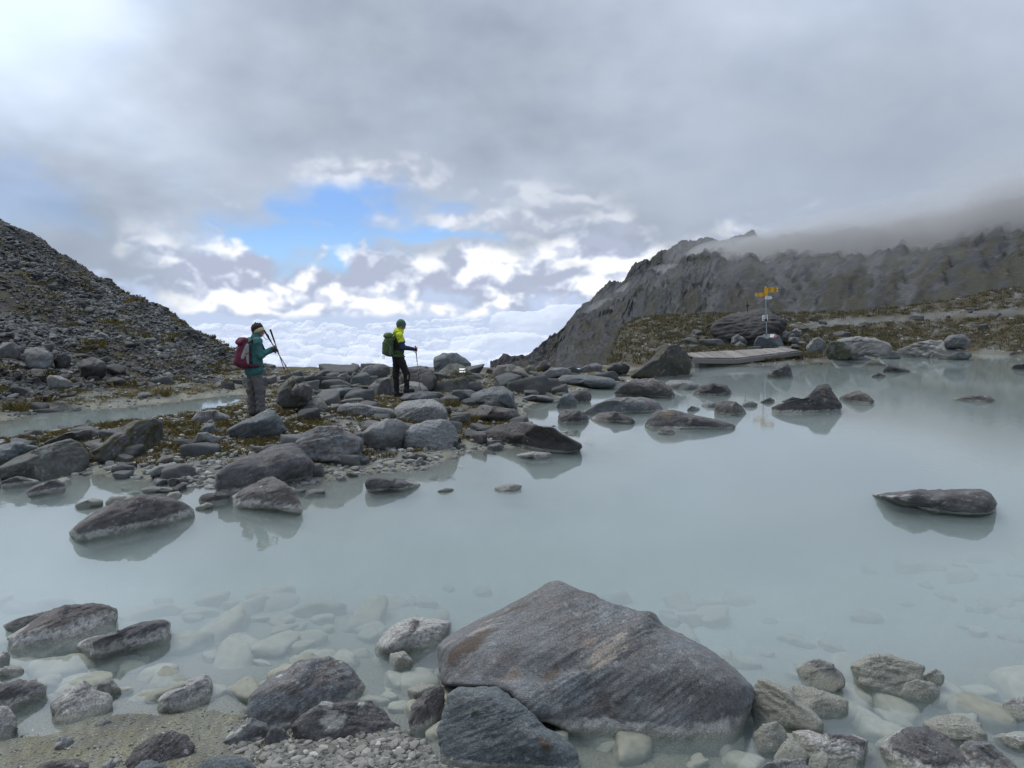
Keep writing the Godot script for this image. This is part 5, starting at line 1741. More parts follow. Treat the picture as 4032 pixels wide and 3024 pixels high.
func make_plants() -> void:
	# moss and short turf on the tongue of land
	var moss := blade_clump(1, 16, 0.045, 0.10, 0.006, 0.9, Color(0.085, 0.075, 0.018), Color(0.15, 0.10, 0.03))
	var spots := []
	var tries := 0
	while spots.size() < 8500 and tries < 40000:
		tries += 1
		var u := rng.randf_range(-100.0, 2700.0)
		var v := rng.randf_range(1470.0, 1860.0)
		var p := on_plane(u, v, 0.25)
		if p.z < -30.5:
			continue
		var d := shore_distance(Vector2(p.x, p.z))
		if d < 0.45:
			continue
		var n1 := noise.get_noise_2d(p.x * 0.7 + 9.0, p.z * 0.7)
		var n2 := noise.get_noise_2d(p.x * 3.3, p.z * 3.3 + 20.0)
		if n1 * 0.8 + n2 * 0.6 + 0.10 < 0.06:
			continue
		p.y = ground_height(p.x, p.z, d)
		spots.append(Transform3D(Basis(Vector3.UP, rng.randf() * TAU).scaled(Vector3.ONE * rng.randf_range(0.6, 1.5)), p))
	scatter("turf", "short brown and olive moss on the tongue of land", "moss", moss, M.leaf, spots)
	# dry grass on the far bank
	var dry := blade_clump(2, 14, 0.16, 0.16, 0.012, 0.8, Color(0.085, 0.074, 0.034), Color(0.12, 0.10, 0.048))
	spots = []
	tries = 0
	while spots.size() < 7000 and tries < 30000:
		tries += 1
		var p := at_depth(rng.randf_range(2080.0, 4300.0), 1400.0, rng.randf_range(34.0, 66.0))
		var d := shore_distance(Vector2(p.x, p.z))
		if d < 0.5 or p.x < 4.0 or (p.x < 9.0 and rng.randf() < 0.6):
			continue
		var n1 := noise.get_noise_2d(p.x * 0.7 + 9.0, p.z * 0.7)
		var n2 := noise.get_noise_2d(p.x * 3.3, p.z * 3.3 + 20.0)
		if n2 * 0.7 + n1 * 0.5 > 0.16 or (absf(d - 8.0 - 0.06 * p.x) < 1.2 and p.x > 20.0):
			continue
		p.y = ground_height(p.x, p.z, d)
		spots.append(Transform3D(Basis(Vector3.UP, rng.randf() * TAU).scaled(Vector3.ONE * rng.randf_range(0.6, 1.6)), p))
	scatter("dry_grass", "short tawny grass covering the far bank", "grass", dry, M.leaf, spots)
	# cushions of grass between the blocks of the scree
	var cush := blade_clump(3, 40, 0.12, 0.22, 0.012, 0.9, Color(0.10, 0.085, 0.015), Color(0.15, 0.11, 0.025))
	spots = []
	for i in 900:
		var t := rng.randf_range(0.15, 0.97)
		var s := rng.randf() * 0.88
		var p := hill_point(t, s)
		if noise.get_noise_2d(p.x * 0.5 + 30.0, p.z * 0.5) < 0.12:
			continue
		spots.append(Transform3D(Basis(Vector3.UP, rng.randf() * TAU).scaled(Vector3.ONE * rng.randf_range(0.7, 1.7)), p + Vector3(0, 0.08, 0)))
	scatter("scree_grass", "olive grass cushions growing between the scree blocks", "grass", cush, M.leaf, spots)
	# tufts one can pick out
	var tuft := blade_clump(4, 130, 0.17, 0.15, 0.006, 0.9, Color(0.085, 0.075, 0.018), Color(0.17, 0.13, 0.04))
	for p in [[1606, 1655, 1.3, "round olive grass tuft against the cracked pale slab"], [1500, 1640, 0.8, "small grass tuft on the left edge of the cracked slab"], [1850, 1660, 1.2, "brown grass tuft by the mauve whaleback boulder"], [1780, 1600, 1.1, "olive grass tuft before the steep cleft rock"], [430, 1790, 1.3, "straggly brown tuft at the foot of the dark tilted slab"],
			[425, 1690, 1.1, "reddish grass tuft on the pond's bank"], [1285, 1505, 1.2, "russet grass tuft between the skyline boulders"], [240, 1725, 0.9, "dark grass tuft beside the large blue-grey block"], [2085, 1540, 1.0, "yellow-green tuft near the puddle boulder"], [2110, 1465, 1.2, "olive grass tuft beside the pale veined boulder"],
			[1280, 1570, 0.9, "yellow-green tuft on the low blue-green boulder's edge"], [60, 1620, 1.8, "big olive tuft at the foot of the scree"], [640, 1560, 1.4, "olive tuft on the pond's far shore"]]:
		var at := on_ground(p[0], p[1])
		var o := mesh_node("grass_tuft", tuft, M.leaf)
		o.position = at
		o.scale = Vector3.ONE * p[2]
		o.rotation.y = rng.randf() * TAU
		tag(o, p[3], "grass tuft", "grass tufts between the boulders")
	# the dark shrub
	var base := on_ground(1805, 1545)
	var shrub := thing("shrub", base, "low dark olive shrub in front of the greenish boulder", "shrub")
	var r := RandomNumberGenerator.new()
	r.seed = 77
	var verts := PackedVector3Array()
	var cols := PackedColorArray()
	var idx := PackedInt32Array()
	for i in 46:
		var a := r.randf() * TAU
		var reach := sqrt(r.randf())
		var tip := Vector3(cos(a) * 0.66 * reach, 0.20 + 0.42 * (1.0 - reach * reach * 0.7) * r.randf_range(0.7, 1.15), sin(a) * 0.5 * reach)
		var st := begin()
		var mid := tip * 0.5 + Vector3(r.randfn(0, 0.03), 0.03, r.randfn(0, 0.03))
		tube_into(st, [tip * Vector3(0.15, 0, 0.15), mid, tip], [0.012, 0.008, 0.003], 5)
		if i % 3 == 0:
			mesh_node("stem", st.commit(), M.iron if false else plain(0.06, 0.045, 0.03), shrub)
		for k in 60:
			var f := r.randf_range(0.25, 1.0)
			var p := (mid * 2.0 * f if f < 0.5 else mid.lerp(tip, f * 2.0 - 1.0)) + Vector3(r.randfn(0, 0.04), r.randfn(0, 0.035), r.randfn(0, 0.04))
			p.y = maxf(p.y, 0.0)
			var d := Vector3(r.randfn(), r.randfn() + 0.5, r.randfn()).normalized()
			var sdv := d.cross(Vector3(r.randfn(), r.randfn(), r.randfn())).normalized() * 0.007
			var c := Color(0.045, 0.05, 0.015).lerp(Color(0.115, 0.09, 0.025), r.randf())
			var n := verts.size()
			verts.append_array([p - d * 0.024, p + sdv, p + d * 0.028, p - sdv])
			for m in 4:
				cols.append(c)
			idx.append_array([n, n + 1, n + 2, n, n + 2, n + 3])
	var fo := mesh_node("foliage", mesh_from(verts, idx, cols), M.leaf, shrub)
	fo.set_meta("kind", "stuff")


# ---------------------------------------------------------------- small stones

func make_pebbles() -> void:
	for k in 3:
		var mesh := small_rock(700 + k, 3, Vector3(1.0, 0.6 + 0.1 * k, 0.8), true)
		# gravel on the near beach
		var spots := []
		var tints := []
		var tries := 0
		while spots.size() < 4400 and tries < 20000:
			tries += 1
			var u := rng.randf_range(-150.0, 2600.0)
			var v := rng.randf_range(2760.0, 3150.0)
			var p := on_plane(u, v, 0.03)
			var d := shore_distance(Vector2(p.x, p.z))
			if d < -0.12 or (u < 950.0 and rng.randf() < 0.9):
				continue
			p.y = ground_height(p.x, p.z, d)
			var big := 0.0026 + 0.0055 * pow(rng.randf(), 3.0) + (0.028 * pow(rng.randf(), 14.0) if u > 900.0 else 0.0)
			spots.append(rubble_transform(p, big, 0.4))
			var g := rng.randf_range(0.10, 0.22) * (1.0 + 1.2 * pow(rng.randf(), 9.0))
			tints.append(Color(g, g * 0.99, g * 0.90))
		scatter("gravel", "pale pebbles and grit of the near beach", "gravel", mesh, M.scree, spots, tints)
		# chips of stone on the tongue of land
		spots = []
		tints = []
		tries = 0
		while spots.size() < 2600 and tries < 20000:
			tries += 1
			var u := rng.randf_range(-100.0, 2700.0)
			var v := rng.randf_range(1470.0, 1900.0)
			var p := on_plane(u, v, 0.2)
			if p.z < -31.0:
				continue
			var d := shore_distance(Vector2(p.x, p.z))
			if d < -0.1:
				continue
			p.y = ground_height(p.x, p.z, d)
			var big := 0.012 + 0.05 * pow(rng.randf(), 2.5)
			spots.append(rubble_transform(p, big, 0.3))
			var g := rng.randf_range(0.10, 0.26) * (1.0 + 0.5 * pow(rng.randf(), 5.0))
			tints.append(Color(g, g * 1.02, g * 0.99))
		scatter("chippings", "loose grey chips of stone on the tongue of land", "gravel", mesh, M.scree, spots, tints)
	# rubble on the far bank and its path
	var spots := []
	var tints := []
	var mesh := small_rock(720, 3, Vector3(1.0, 0.6, 0.8), true)
	for i in 2600:
		var p := at_depth(rng.randf_range(2500.0, 4300.0), 1400.0, rng.randf_range(37.0, 66.0))
		var d := shore_distance(Vector2(p.x, p.z))
		if d < 0.0 or p.x < 7.0:
			continue
		p.y = ground_height(p.x, p.z, d)
		spots.append(rubble_transform(p, 0.03 + 0.11 * pow(rng.randf(), 3.0), 0.3))
		var g := rng.randf_range(0.14, 0.30)
		tints.append(Color(g, g * 1.02, g))
	scatter("bank_gravel", "loose grey gravel along the path on the far bank", "gravel", mesh, M.scree, spots, tints)


# ---------------------------------------------------------------- people

# bones: [from, to, radius, radius, colour]; joined smoothly and meshed as surface nets into verts / cols / idx
func nets(out: Array, bones: Array, cell: float, k: float, wrinkle := 0.0) -> void:
	var lo := Vector3.INF
	var hi := -Vector3.INF
	for b in bones:
		var r: float = maxf(b[2], b[3]) + k + cell * 3.0
		lo = lo.min((b[0] as Vector3).min(b[1]) - Vector3.ONE * r)
		hi = hi.max((b[0] as Vector3).max(b[1]) + Vector3.ONE * r)
	var nx := int((hi.x - lo.x) / cell) + 2
	var ny := int((hi.y - lo.y) / cell) + 2
	var nz := int((hi.z - lo.z) / cell) + 2
	var field := PackedFloat32Array()
	field.resize(nx * ny * nz)
	field.fill(1.0)
	for b in bones:
		var a: Vector3 = b[0]
		var e: Vector3 = b[1] - a
		var l2 := maxf(e.length_squared(), 1e-9)
		var r0: float = b[2]
		var r1: float = b[3]
		var pad := maxf(r0, r1) + k + cell * 2.0
		var p0 := (a.min(b[1]) - Vector3.ONE * pad - lo) / cell
		var p1 := (a.max(b[1]) + Vector3.ONE * pad - lo) / cell
		for z in range(maxi(0, int(p0.z)), mini(nz, int(p1.z) + 2)):
			for y in range(maxi(0, int(p0.y)), mini(ny, int(p1.y) + 2)):
				var row := (z * ny + y) * nx
				for x in range(maxi(0, int(p0.x)), mini(nx, int(p1.x) + 2)):
					var w := lo + Vector3(x, y, z) * cell - a
					var t := clampf(w.dot(e) / l2, 0.0, 1.0)
					var d := (w - e * t).length() - lerpf(r0, r1, t)
					if d < pad:
						var f := field[row + x]
						var h := maxf(k - absf(f - d), 0.0) / k
						field[row + x] = minf(f, d) - h * h * k * 0.25
	var verts: PackedVector3Array = out[0]
	var cols: PackedColorArray = out[1]
	var idx: PackedInt32Array = out[2]
	var ids := {}
	var near := cell * 1.8
	var corner := [0, 1, nx, nx + 1, nx * ny, nx * ny + 1, nx * ny + nx, nx * ny + nx + 1]
	var edges := [[0, 1], [2, 3], [4, 5], [6, 7], [0, 2], [1, 3], [4, 6], [5, 7], [0, 4], [1, 5], [2, 6], [3, 7]]
	for z in nz - 1:
		for y in ny - 1:
			for x in nx - 1:
				var i := (z * ny + y) * nx + x
				if absf(field[i]) > near:
					continue
				var mask := 0
				for c in 8:
					if field[i + corner[c]] < 0.0:
						mask |= 1 << c
				if mask == 0 or mask == 255:
					continue
				var sum := Vector3.ZERO
				var n := 0
				for e in edges:
					var fa := field[i + corner[e[0]]]
					var fb := field[i + corner[e[1]]]
					if (fa < 0.0) != (fb < 0.0):
						var t := fa / (fa - fb)
						var pa := Vector3(e[0] & 1, (e[0] >> 1) & 1, e[0] >> 2)
						var pb := Vector3(e[1] & 1, (e[1] >> 1) & 1, e[1] >> 2)
						sum += pa.lerp(pb, t)
						n += 1
				var p := lo + (Vector3(x, y, z) + sum / n) * cell
				if wrinkle > 0.0:
					p += Vector3(noise.get_noise_3dv(p * 9.0), noise.get_noise_3dv(p * Vector3(7, 14, 7) + Vector3(5, 0, 0)) * 0.4, noise.get_noise_3dv(p * 9.0 + Vector3(0, 9, 0))) * wrinkle
				ids[i] = verts.size()
				verts.append(p)
				var best := 1e9
				var tint := Color.WHITE
				for b in bones:
					var e2: Vector3 = b[1] - b[0]
					var t2 := clampf((p - b[0]).dot(e2) / maxf(e2.length_squared(), 1e-9), 0.0, 1.0)
					var d2: float = (p - b[0] - e2 * t2).length() - lerpf(b[2], b[3], t2)
					if d2 < best:
						best = d2
						tint = b[4]
				cols.append(tint)
	for i in ids:
		var inside: bool = field[i] < 0.0
		for ax in 3:
			var step: int = [1, nx, nx * ny][ax]
			if inside == (field[i + step] < 0.0):
				continue
			var s1: int = [nx, nx * ny, 1][ax]
			var s2: int = [nx * ny, 1, nx][ax]
			if ids.has(i - s1) and ids.has(i - s2) and ids.has(i - s1 - s2):
				var q := [ids[i], ids[i - s1], ids[i - s1 - s2], ids[i - s2]]
				if inside:
					idx.append_array([q[0], q[2], q[1], q[0], q[3], q[2]])
				else:
					idx.append_array([q[0], q[1], q[2], q[0], q[2], q[3]])
	out[0] = verts
	out[1] = cols
	out[2] = idx

func cloth(called: String, parent: Node3D, bones: Array, cell: float, k: float, wrinkle := 0.0, mat: Material = null) -> MeshInstance3D:
	var out := [PackedVector3Array(), PackedColorArray(), PackedInt32Array()]
	nets(out, bones, cell, k, wrinkle)
	return mesh_node(called, mesh_from(out[0], out[2], out[1]), mat if mat else M.vc, parent)

func tinted(bones: Array, c: Color) -> Array:
	for b in bones:
		if b.size() < 5:
			b.append(c)
	return bones

func grip(wrist: Vector3, hold: Vector3, axis: Vector3, skin: Color) -> Array:
	# a hand closed round a pole: palm behind it, four fingers wrapped, the thumb against them
	var a := axis.normalized()
	var n := (hold - wrist).slide(a).normalized()
	var s := a.cross(n)
	var b := []
	for i in 4:
		var off := a * (0.5 - i / 3.0) * 0.066
		var long: float = [0.95, 1.05, 1.0, 0.85][i]
		var knuckle := hold + off - n * 0.022 + s * 0.030
		b.append([wrist + off * 0.5, hold + off - n * 0.038 + s * 0.012, 0.020, 0.015, skin])
		b.append([hold + off - n * 0.038 + s * 0.012, knuckle, 0.014, 0.011, skin])
		var last := knuckle
		for t in [[35.0, 0.029], [95.0, 0.026], [150.0 * long, 0.024]]:
			var ang := deg_to_rad(t[0])
			var p: Vector3 = hold + off + (s * cos(ang) + n * sin(ang)) * t[1]
			b.append([last, p, 0.0095, 0.0085, skin])
			last = p
	var th := hold + a * 0.036 - n * 0.030 - s * 0.020
	b.append([wrist - s * 0.01 + a * 0.012, th, 0.016, 0.013, skin])
	b.append([th, hold + a * 0.044 - s * 0.028 + n * 0.004, 0.012, 0.0105, skin])
	b.append([hold + a * 0.044 - s * 0.028 + n * 0.004, hold + a * 0.040 - s * 0.008 + n * 0.028, 0.0105, 0.009, skin])
	return b

func head_bones(h: Vector3, f: Vector3, neck: Vector3, skin: Color) -> Array:
	var r := f.cross(Vector3.UP).normalized()
	var u := r.cross(f).normalized()
	var lips := Color(0.28, 0.11, 0.09)
	var b := [
		[h + u * 0.025 - f * 0.02, h + u * 0.03 + f * 0.018, 0.084, 0.080, skin],
		[h - u * 0.02 + f * 0.015, h - u * 0.075 + f * 0.048, 0.068, 0.040, skin],
		[h + f * 0.088 + u * 0.012, h + f * 0.108 - u * 0.022, 0.010, 0.014, skin],
		[h + f * 0.075 - u * 0.02 + r * 0.035, h + f * 0.075 - u * 0.03 + r * 0.035, 0.022, 0.02, skin],
		[h + f * 0.075 - u * 0.02 - r * 0.035, h + f * 0.075 - u * 0.03 - r * 0.035, 0.022, 0.02, skin],
		[h + f * 0.088 - u * 0.053 + r * 0.018, h + f * 0.088 - u * 0.053 - r * 0.018, 0.007, 0.007, lips],
		[h + r * 0.080 + u * 0.012, h + r * 0.084 - u * 0.028, 0.014, 0.010, skin],
		[h - r * 0.080 + u * 0.012, h - r * 0.084 - u * 0.028, 0.014, 0.010, skin],
		[neck - u * 0.02, h - u * 0.04 - f * 0.012, 0.056, 0.052, skin]]
	return b

func eyes(parent: Node3D, h: Vector3, f: Vector3) -> void:
	var r := f.cross(Vector3.UP).normalized()
	var u := r.cross(f).normalized()
	for s in [-1.0, 1.0]:
		cloth("eye", parent, [[h + f * 0.083 + r * 0.031 * s + u * 0.008, h + f * 0.084 + r * 0.031 * s + u * 0.008, 0.0105, 0.0105, Color(0.03, 0.022, 0.018)]], 0.004, 0.002)

func pole_thing(called: String, label: String, grip_top: Vector3, tip: Vector3, c: Array, strap := true) -> void:
	# a trekking pole: foam grip, three telescoping tubes, basket and tip
	var t := thing(called, tip, label, "trekking pole", "trekking poles")
	var d := grip_top - tip
	var parts := [["tip", 0.0, 0.045, 0.003, 0.006, M.steel], ["lower_tube", 0.04, 0.42, 0.0065, 0.0070, c[0]], ["middle_tube", 0.40, 0.68, 0.008, 0.008, c[1]], ["upper_tube", 0.66, 0.86, 0.0095, 0.0095, c[2]], ["grip", 0.80, 0.985, 0.014, 0.017, c[3]], ["grip_head", 0.975, 1.0, 0.019, 0.016, c[4]]]
	for p in parts:
		var st := begin()
		tube_into(st, [d * p[1], d * p[2]], [p[3], p[4]], 10)
		mesh_node(p[0], st.commit(), p[5], t)
	for f in [0.41, 0.67]:
		var st := begin()
		tube_into(st, [d * (f - 0.012), d * (f + 0.012)], [0.013, 0.013], 10)
		mesh_node("lock", st.commit(), M.black, t)
	var sb := begin()
	tube_into(sb, [d * 0.05, d * 0.058], [0.030, 0.022], 12)
	mesh_node("basket", sb.commit(), M.black, t)
	if strap:
		var loop := []
		var rr := []
		var side := d.cross(Vector3.BACK).normalized()
		for k in 13:
			var a := TAU * k / 12.0
			loop.append(d * (0.95 - 0.045 * (1.0 - cos(a))) - side * (0.045 * sin(a) + 0.018) + Vector3(0, 0, 0.012))
			rr.append(0.005)
		var ss := begin()
		tube_into(ss, loop, rr, 6)
		mesh_node("strap", ss.commit(), M.black, t)

func make_hikers() -> void:
	hiker_with_headband()
	hiker_with_hat()

func hiker_with_headband() -> void:
	var away := 13.75
	var foot := at_depth(1008, 1634, away)
	var me := thing("person", foot, "hiker in teal jacket and grey trousers holding two trekking poles", "person")
	var f := Vector3(0.74, 0, -0.67).normalized()
	var r := f.cross(Vector3.UP).normalized()
	var skin := Color(0.36, 0.19, 0.13)
	var P := Vector3(-0.015, 0.86, 0)
	var C := Vector3(0.0, 1.22, 0)
	var N := Vector3(0.03, 1.40, -0.01)
	var H := Vector3(0.068, 1.515, -0.035)
	var look := Vector3(0.86, -0.03, -0.50).normalized()
	var sr := C + Vector3(0, 0.10, 0) + r * 0.155
	var sl := C + Vector3(0, 0.10, 0) - r * 0.155
	var er := Vector3(0.165, 1.075, 0.15)
	var hold := Vector3(0.385, 1.205, 0.03)
	var wr := er.lerp(hold, 0.80)
	var el := Vector3(0.06, 1.08, -0.21)
	var wl := Vector3(0.235, 1.17, -0.13)
	var kr := Vector3(0.112, 0.46, 0.075)
	var ar := Vector3(0.125, 0.115, 0.075)
	var kl := Vector3(-0.090, 0.44, -0.055)
	var al := Vector3(-0.075, 0.065, -0.055)
	var top1 := Vector3(0.215, 1.525, 0.10)
	var top2 := Vector3(0.300, 1.54, 0.02)
	var tip1 := Vector3(0.635, 0.35, -0.16)
	var tip2 := Vector3(0.745, 0.44, -0.22)
	# body: one skin from head to feet, with finer grids for the head and the hands
	var body := [PackedVector3Array(), PackedColorArray(), PackedInt32Array()]
	nets(body, tinted([[P, C, 0.105, 0.10], [C, N, 0.09, 0.055], [sr, sl, 0.05, 0.05], [sr, er, 0.045, 0.037], [er, wr, 0.036, 0.026], [sl, el, 0.045, 0.037], [el, wl, 0.036, 0.026], [P + r * 0.08, kr, 0.075, 0.05], [kr, ar, 0.05, 0.036], [P - r * 0.08, kl, 0.075, 0.05], [kl, al, 0.05, 0.036], [ar, ar + f * 0.12 - Vector3(0, 0.06, 0), 0.034, 0.026], [al, al + f * 0.12 - Vector3(0, 0.04, 0), 0.034, 0.026]], skin), 0.022, 0.05)
	nets(body, head_bones(H, look, N, skin), 0.008, 0.022)
	nets(body, grip(wr, hold, top1 + top2 - tip1 - tip2, skin), 0.0055, 0.008)
	var rest := wl + Vector3(0.10, -0.02, 0.04)
	nets(body, grip(wl, rest, Vector3(0.2, 0.9, 0.3), skin), 0.0055, 0.008)
	mesh_node("body", mesh_from(body[0], body[2], body[1]), M.skin, me)
	eyes(me, H, look)
	var teal := Color(0.035, 0.125, 0.125)
	var dark := Color(0.015, 0.04, 0.045)
	var d := Vector3(0, 0.10, 0)
	cloth("jacket", me, tinted([[P + r * 0.08 - d * 0.55, C + r * 0.07, 0.126, 0.112], [P - r * 0.08 - d * 0.55, C - r * 0.07, 0.126, 0.112], [P + f * 0.02 - d * 0.5, C, 0.132, 0.115], [P - f * 0.03 - d * 0.5, C, 0.128, 0.115], [sr, sl, 0.076, 0.076], [C, N + Vector3(0, 0.0, 0), 0.10, 0.072], [N, N + Vector3(0.01, 0.055, -0.008), 0.070, 0.073], [sr, er, 0.068, 0.058], [er, wr, 0.058, 0.041], [sl, el, 0.068, 0.058], [el, wl, 0.058, 0.041], [wr.lerp(er, 0.1), wr, 0.043, 0.042, dark]], teal), 0.014, 0.045, 0.020)
	var grey := Color(0.105, 0.10, 0.10)
	cloth("trousers", me, tinted([[P + r * 0.07 - d * 1.0, kr, 0.104, 0.083], [kr, ar, 0.083, 0.074], [P - r * 0.07 - d * 1.0, kl, 0.104, 0.083], [kl, al, 0.083, 0.074], [P + r * 0.055 - d * 0.6, P - r * 0.055 - d * 0.6, 0.10, 0.10]], grey), 0.014, 0.04, 0.026)
	for a in [ar, al]:
		var boot := cloth("boot", me, tinted([[a + Vector3(0, 0.0, 0), a - Vector3(0, 0.055, 0) - f * 0.01, 0.052, 0.05], [a - Vector3(0, 0.05, 0) - f * 0.03, a + f * 0.15 - Vector3(0, 0.06, 0), 0.046, 0.036]], Color(0.035, 0.028, 0.025)), 0.011, 0.03)
		cloth("sole", boot, tinted([[a - Vector3(0, 0.098, 0) - f * 0.05, a + f * 0.165 - Vector3(0, 0.095, 0), 0.027, 0.023], [a - Vector3(0, 0.098, 0) - f * 0.05 + r * 0.02, a + f * 0.16 - Vector3(0, 0.095, 0) + r * 0.015, 0.024, 0.022]], Color(0.16, 0.085, 0.035)), 0.010, 0.01)
	var hr := look.cross(Vector3.UP).normalized()
	var hu := hr.cross(look).normalized()
	var brown := Color(0.022, 0.012, 0.010)
	var hair := [[H + hu * 0.045 - look * 0.04, H + hu * 0.055 + look * 0.012, 0.085, 0.078], [H - look * 0.055, H - look * 0.055 - hu * 0.05, 0.062, 0.048]]
	for k in 9:
		var a := H + hu * 0.10 - look * (0.055 - 0.012 * k) + hr * (0.03 * sin(k * 2.3))
		hair.append([a, a + hu * (0.035 + 0.012 * sin(k * 1.7)) - look * 0.008 + hr * 0.012 * cos(k * 3.1), 0.018, 0.005])
	cloth("hair", me, tinted(hair, brown), 0.008, 0.02, 0.006)
	var band := []
	var bc := H + hu * 0.012
	var bx := look
	var bu := (hu - look * 0.35).normalized()
	bx = bu.cross(hr).normalized()
	for k in 20:
		var a0 := TAU * k / 20.0
		var a1 := TAU * (k + 1) / 20.0
		for w in [-0.016, 0.0, 0.016]:
			band.append([bc + bu * w + bx * cos(a0) * 0.092 + hr * sin(a0) * 0.080, bc + bu * w + bx * cos(a1) * 0.092 + hr * sin(a1) * 0.080, 0.014, 0.014])
	cloth("headband", me, tinted(band, Color(0.46, 0.44, 0.24)), 0.008, 0.008)
	# the rucksack
	var base := foot + C - f * 0.13 - Vector3(0, 0.30, 0)
	var bag := thing("backpack", base, "burgundy and grey backpack worn over the teal jacket", "backpack")
	var wine := Color(0.105, 0.014, 0.035)
	var ash := Color(0.26, 0.255, 0.255)
	var v := Vector3(0, 1, 0)
	var main := []
	for a in [-0.085, 0.0, 0.085]:
		main.append([r * a - f * 0.075 + v * 0.02, r * a - f * 0.06 + v * 0.36, 0.095, 0.07])
	main.append([-f * 0.16 + v * 0.05, -f * 0.13 + v * 0.26, 0.09, 0.06])
	cloth("main_bag", bag, tinted(main, wine), 0.013, 0.05, 0.008)
	cloth("lid", bag, tinted([[r * 0.08 - f * 0.08 + v * 0.42, r * -0.08 - f * 0.08 + v * 0.42, 0.062, 0.062], [r * 0.07 - f * 0.13 + v * 0.39, r * -0.07 - f * 0.13 + v * 0.39, 0.05, 0.05]], wine * 0.9), 0.013, 0.03, 0.006)
	cloth("side_panel", bag, tinted([[r * 0.155 - f * 0.07 + v * 0.02, r * 0.145 - f * 0.06 + v * 0.34, 0.03, 0.032], [r * 0.13 - f * 0.14 + v * 0.12, r * 0.14 - f * 0.08 + v * 0.30, 0.03, 0.03]], ash), 0.010, 0.03)
	cloth("side_panel", bag, tinted([[r * -0.155 - f * 0.07 + v * 0.02, r * -0.145 - f * 0.06 + v * 0.34, 0.03, 0.032]], ash), 0.010, 0.03)
	var st := begin()
	tube_into(st, [r * 0.178 - f * 0.11 + v * 0.19, r * 0.182 - f * 0.04 + v * 0.21], [0.008, 0.008], 6)
	mesh_node("compression_strap", st.commit(), plain(0.2, 0.01, 0.02), bag)
	for s in [-1.0, 1.0]:
		st = begin()
		tube_into(st, [r * 0.09 * s - f * 0.03 + v * 0.36, r * 0.10 * s + f * 0.06 + v * 0.43, r * 0.11 * s + f * 0.20 + v * 0.40, r * 0.13 * s + f * 0.26 + v * 0.26, r * 0.15 * s + f * 0.18 + v * 0.10, r * 0.15 * s + f * 0.0 + v * 0.04], [0.022, 0.024, 0.024, 0.02, 0.014, 0.012], 8)
		mesh_node("shoulder_strap", st.commit(), plain(0.02, 0.02, 0.025), bag)
	st = begin()
	tube_into(st, [r * 0.15 - f * 0.03 - v * 0.02, r * 0.20 + f * 0.08 - v * 0.03, r * 0.12 + f * 0.24 - v * 0.04, -r * 0.12 + f * 0.24 - v * 0.04, -r * 0.20 + f * 0.08 - v * 0.03, -r * 0.15 - f * 0.03 - v * 0.02], [0.035, 0.032, 0.02, 0.02, 0.032, 0.035], 8)
	mesh_node("hip_belt", st.commit(), plain(0.06, 0.01, 0.022), bag)
	var gold := plain(0.19, 0.115, 0.035, 0.45)
	pole_thing("trekking_pole", "nearer gold-shafted trekking pole in the teal-jacketed hiker's hand", foot + top1, foot + tip2, [gold, gold, plain(0.03, 0.03, 0.03), M.black, M.black])
	pole_thing("trekking_pole", "farther gold-shafted trekking pole with brown grip in the teal-jacketed hiker's hand", foot + top2, foot + tip1, [gold, gold, plain(0.05, 0.035, 0.03), plain(0.05, 0.025, 0.018), plain(0.09, 0.05, 0.035)], false)

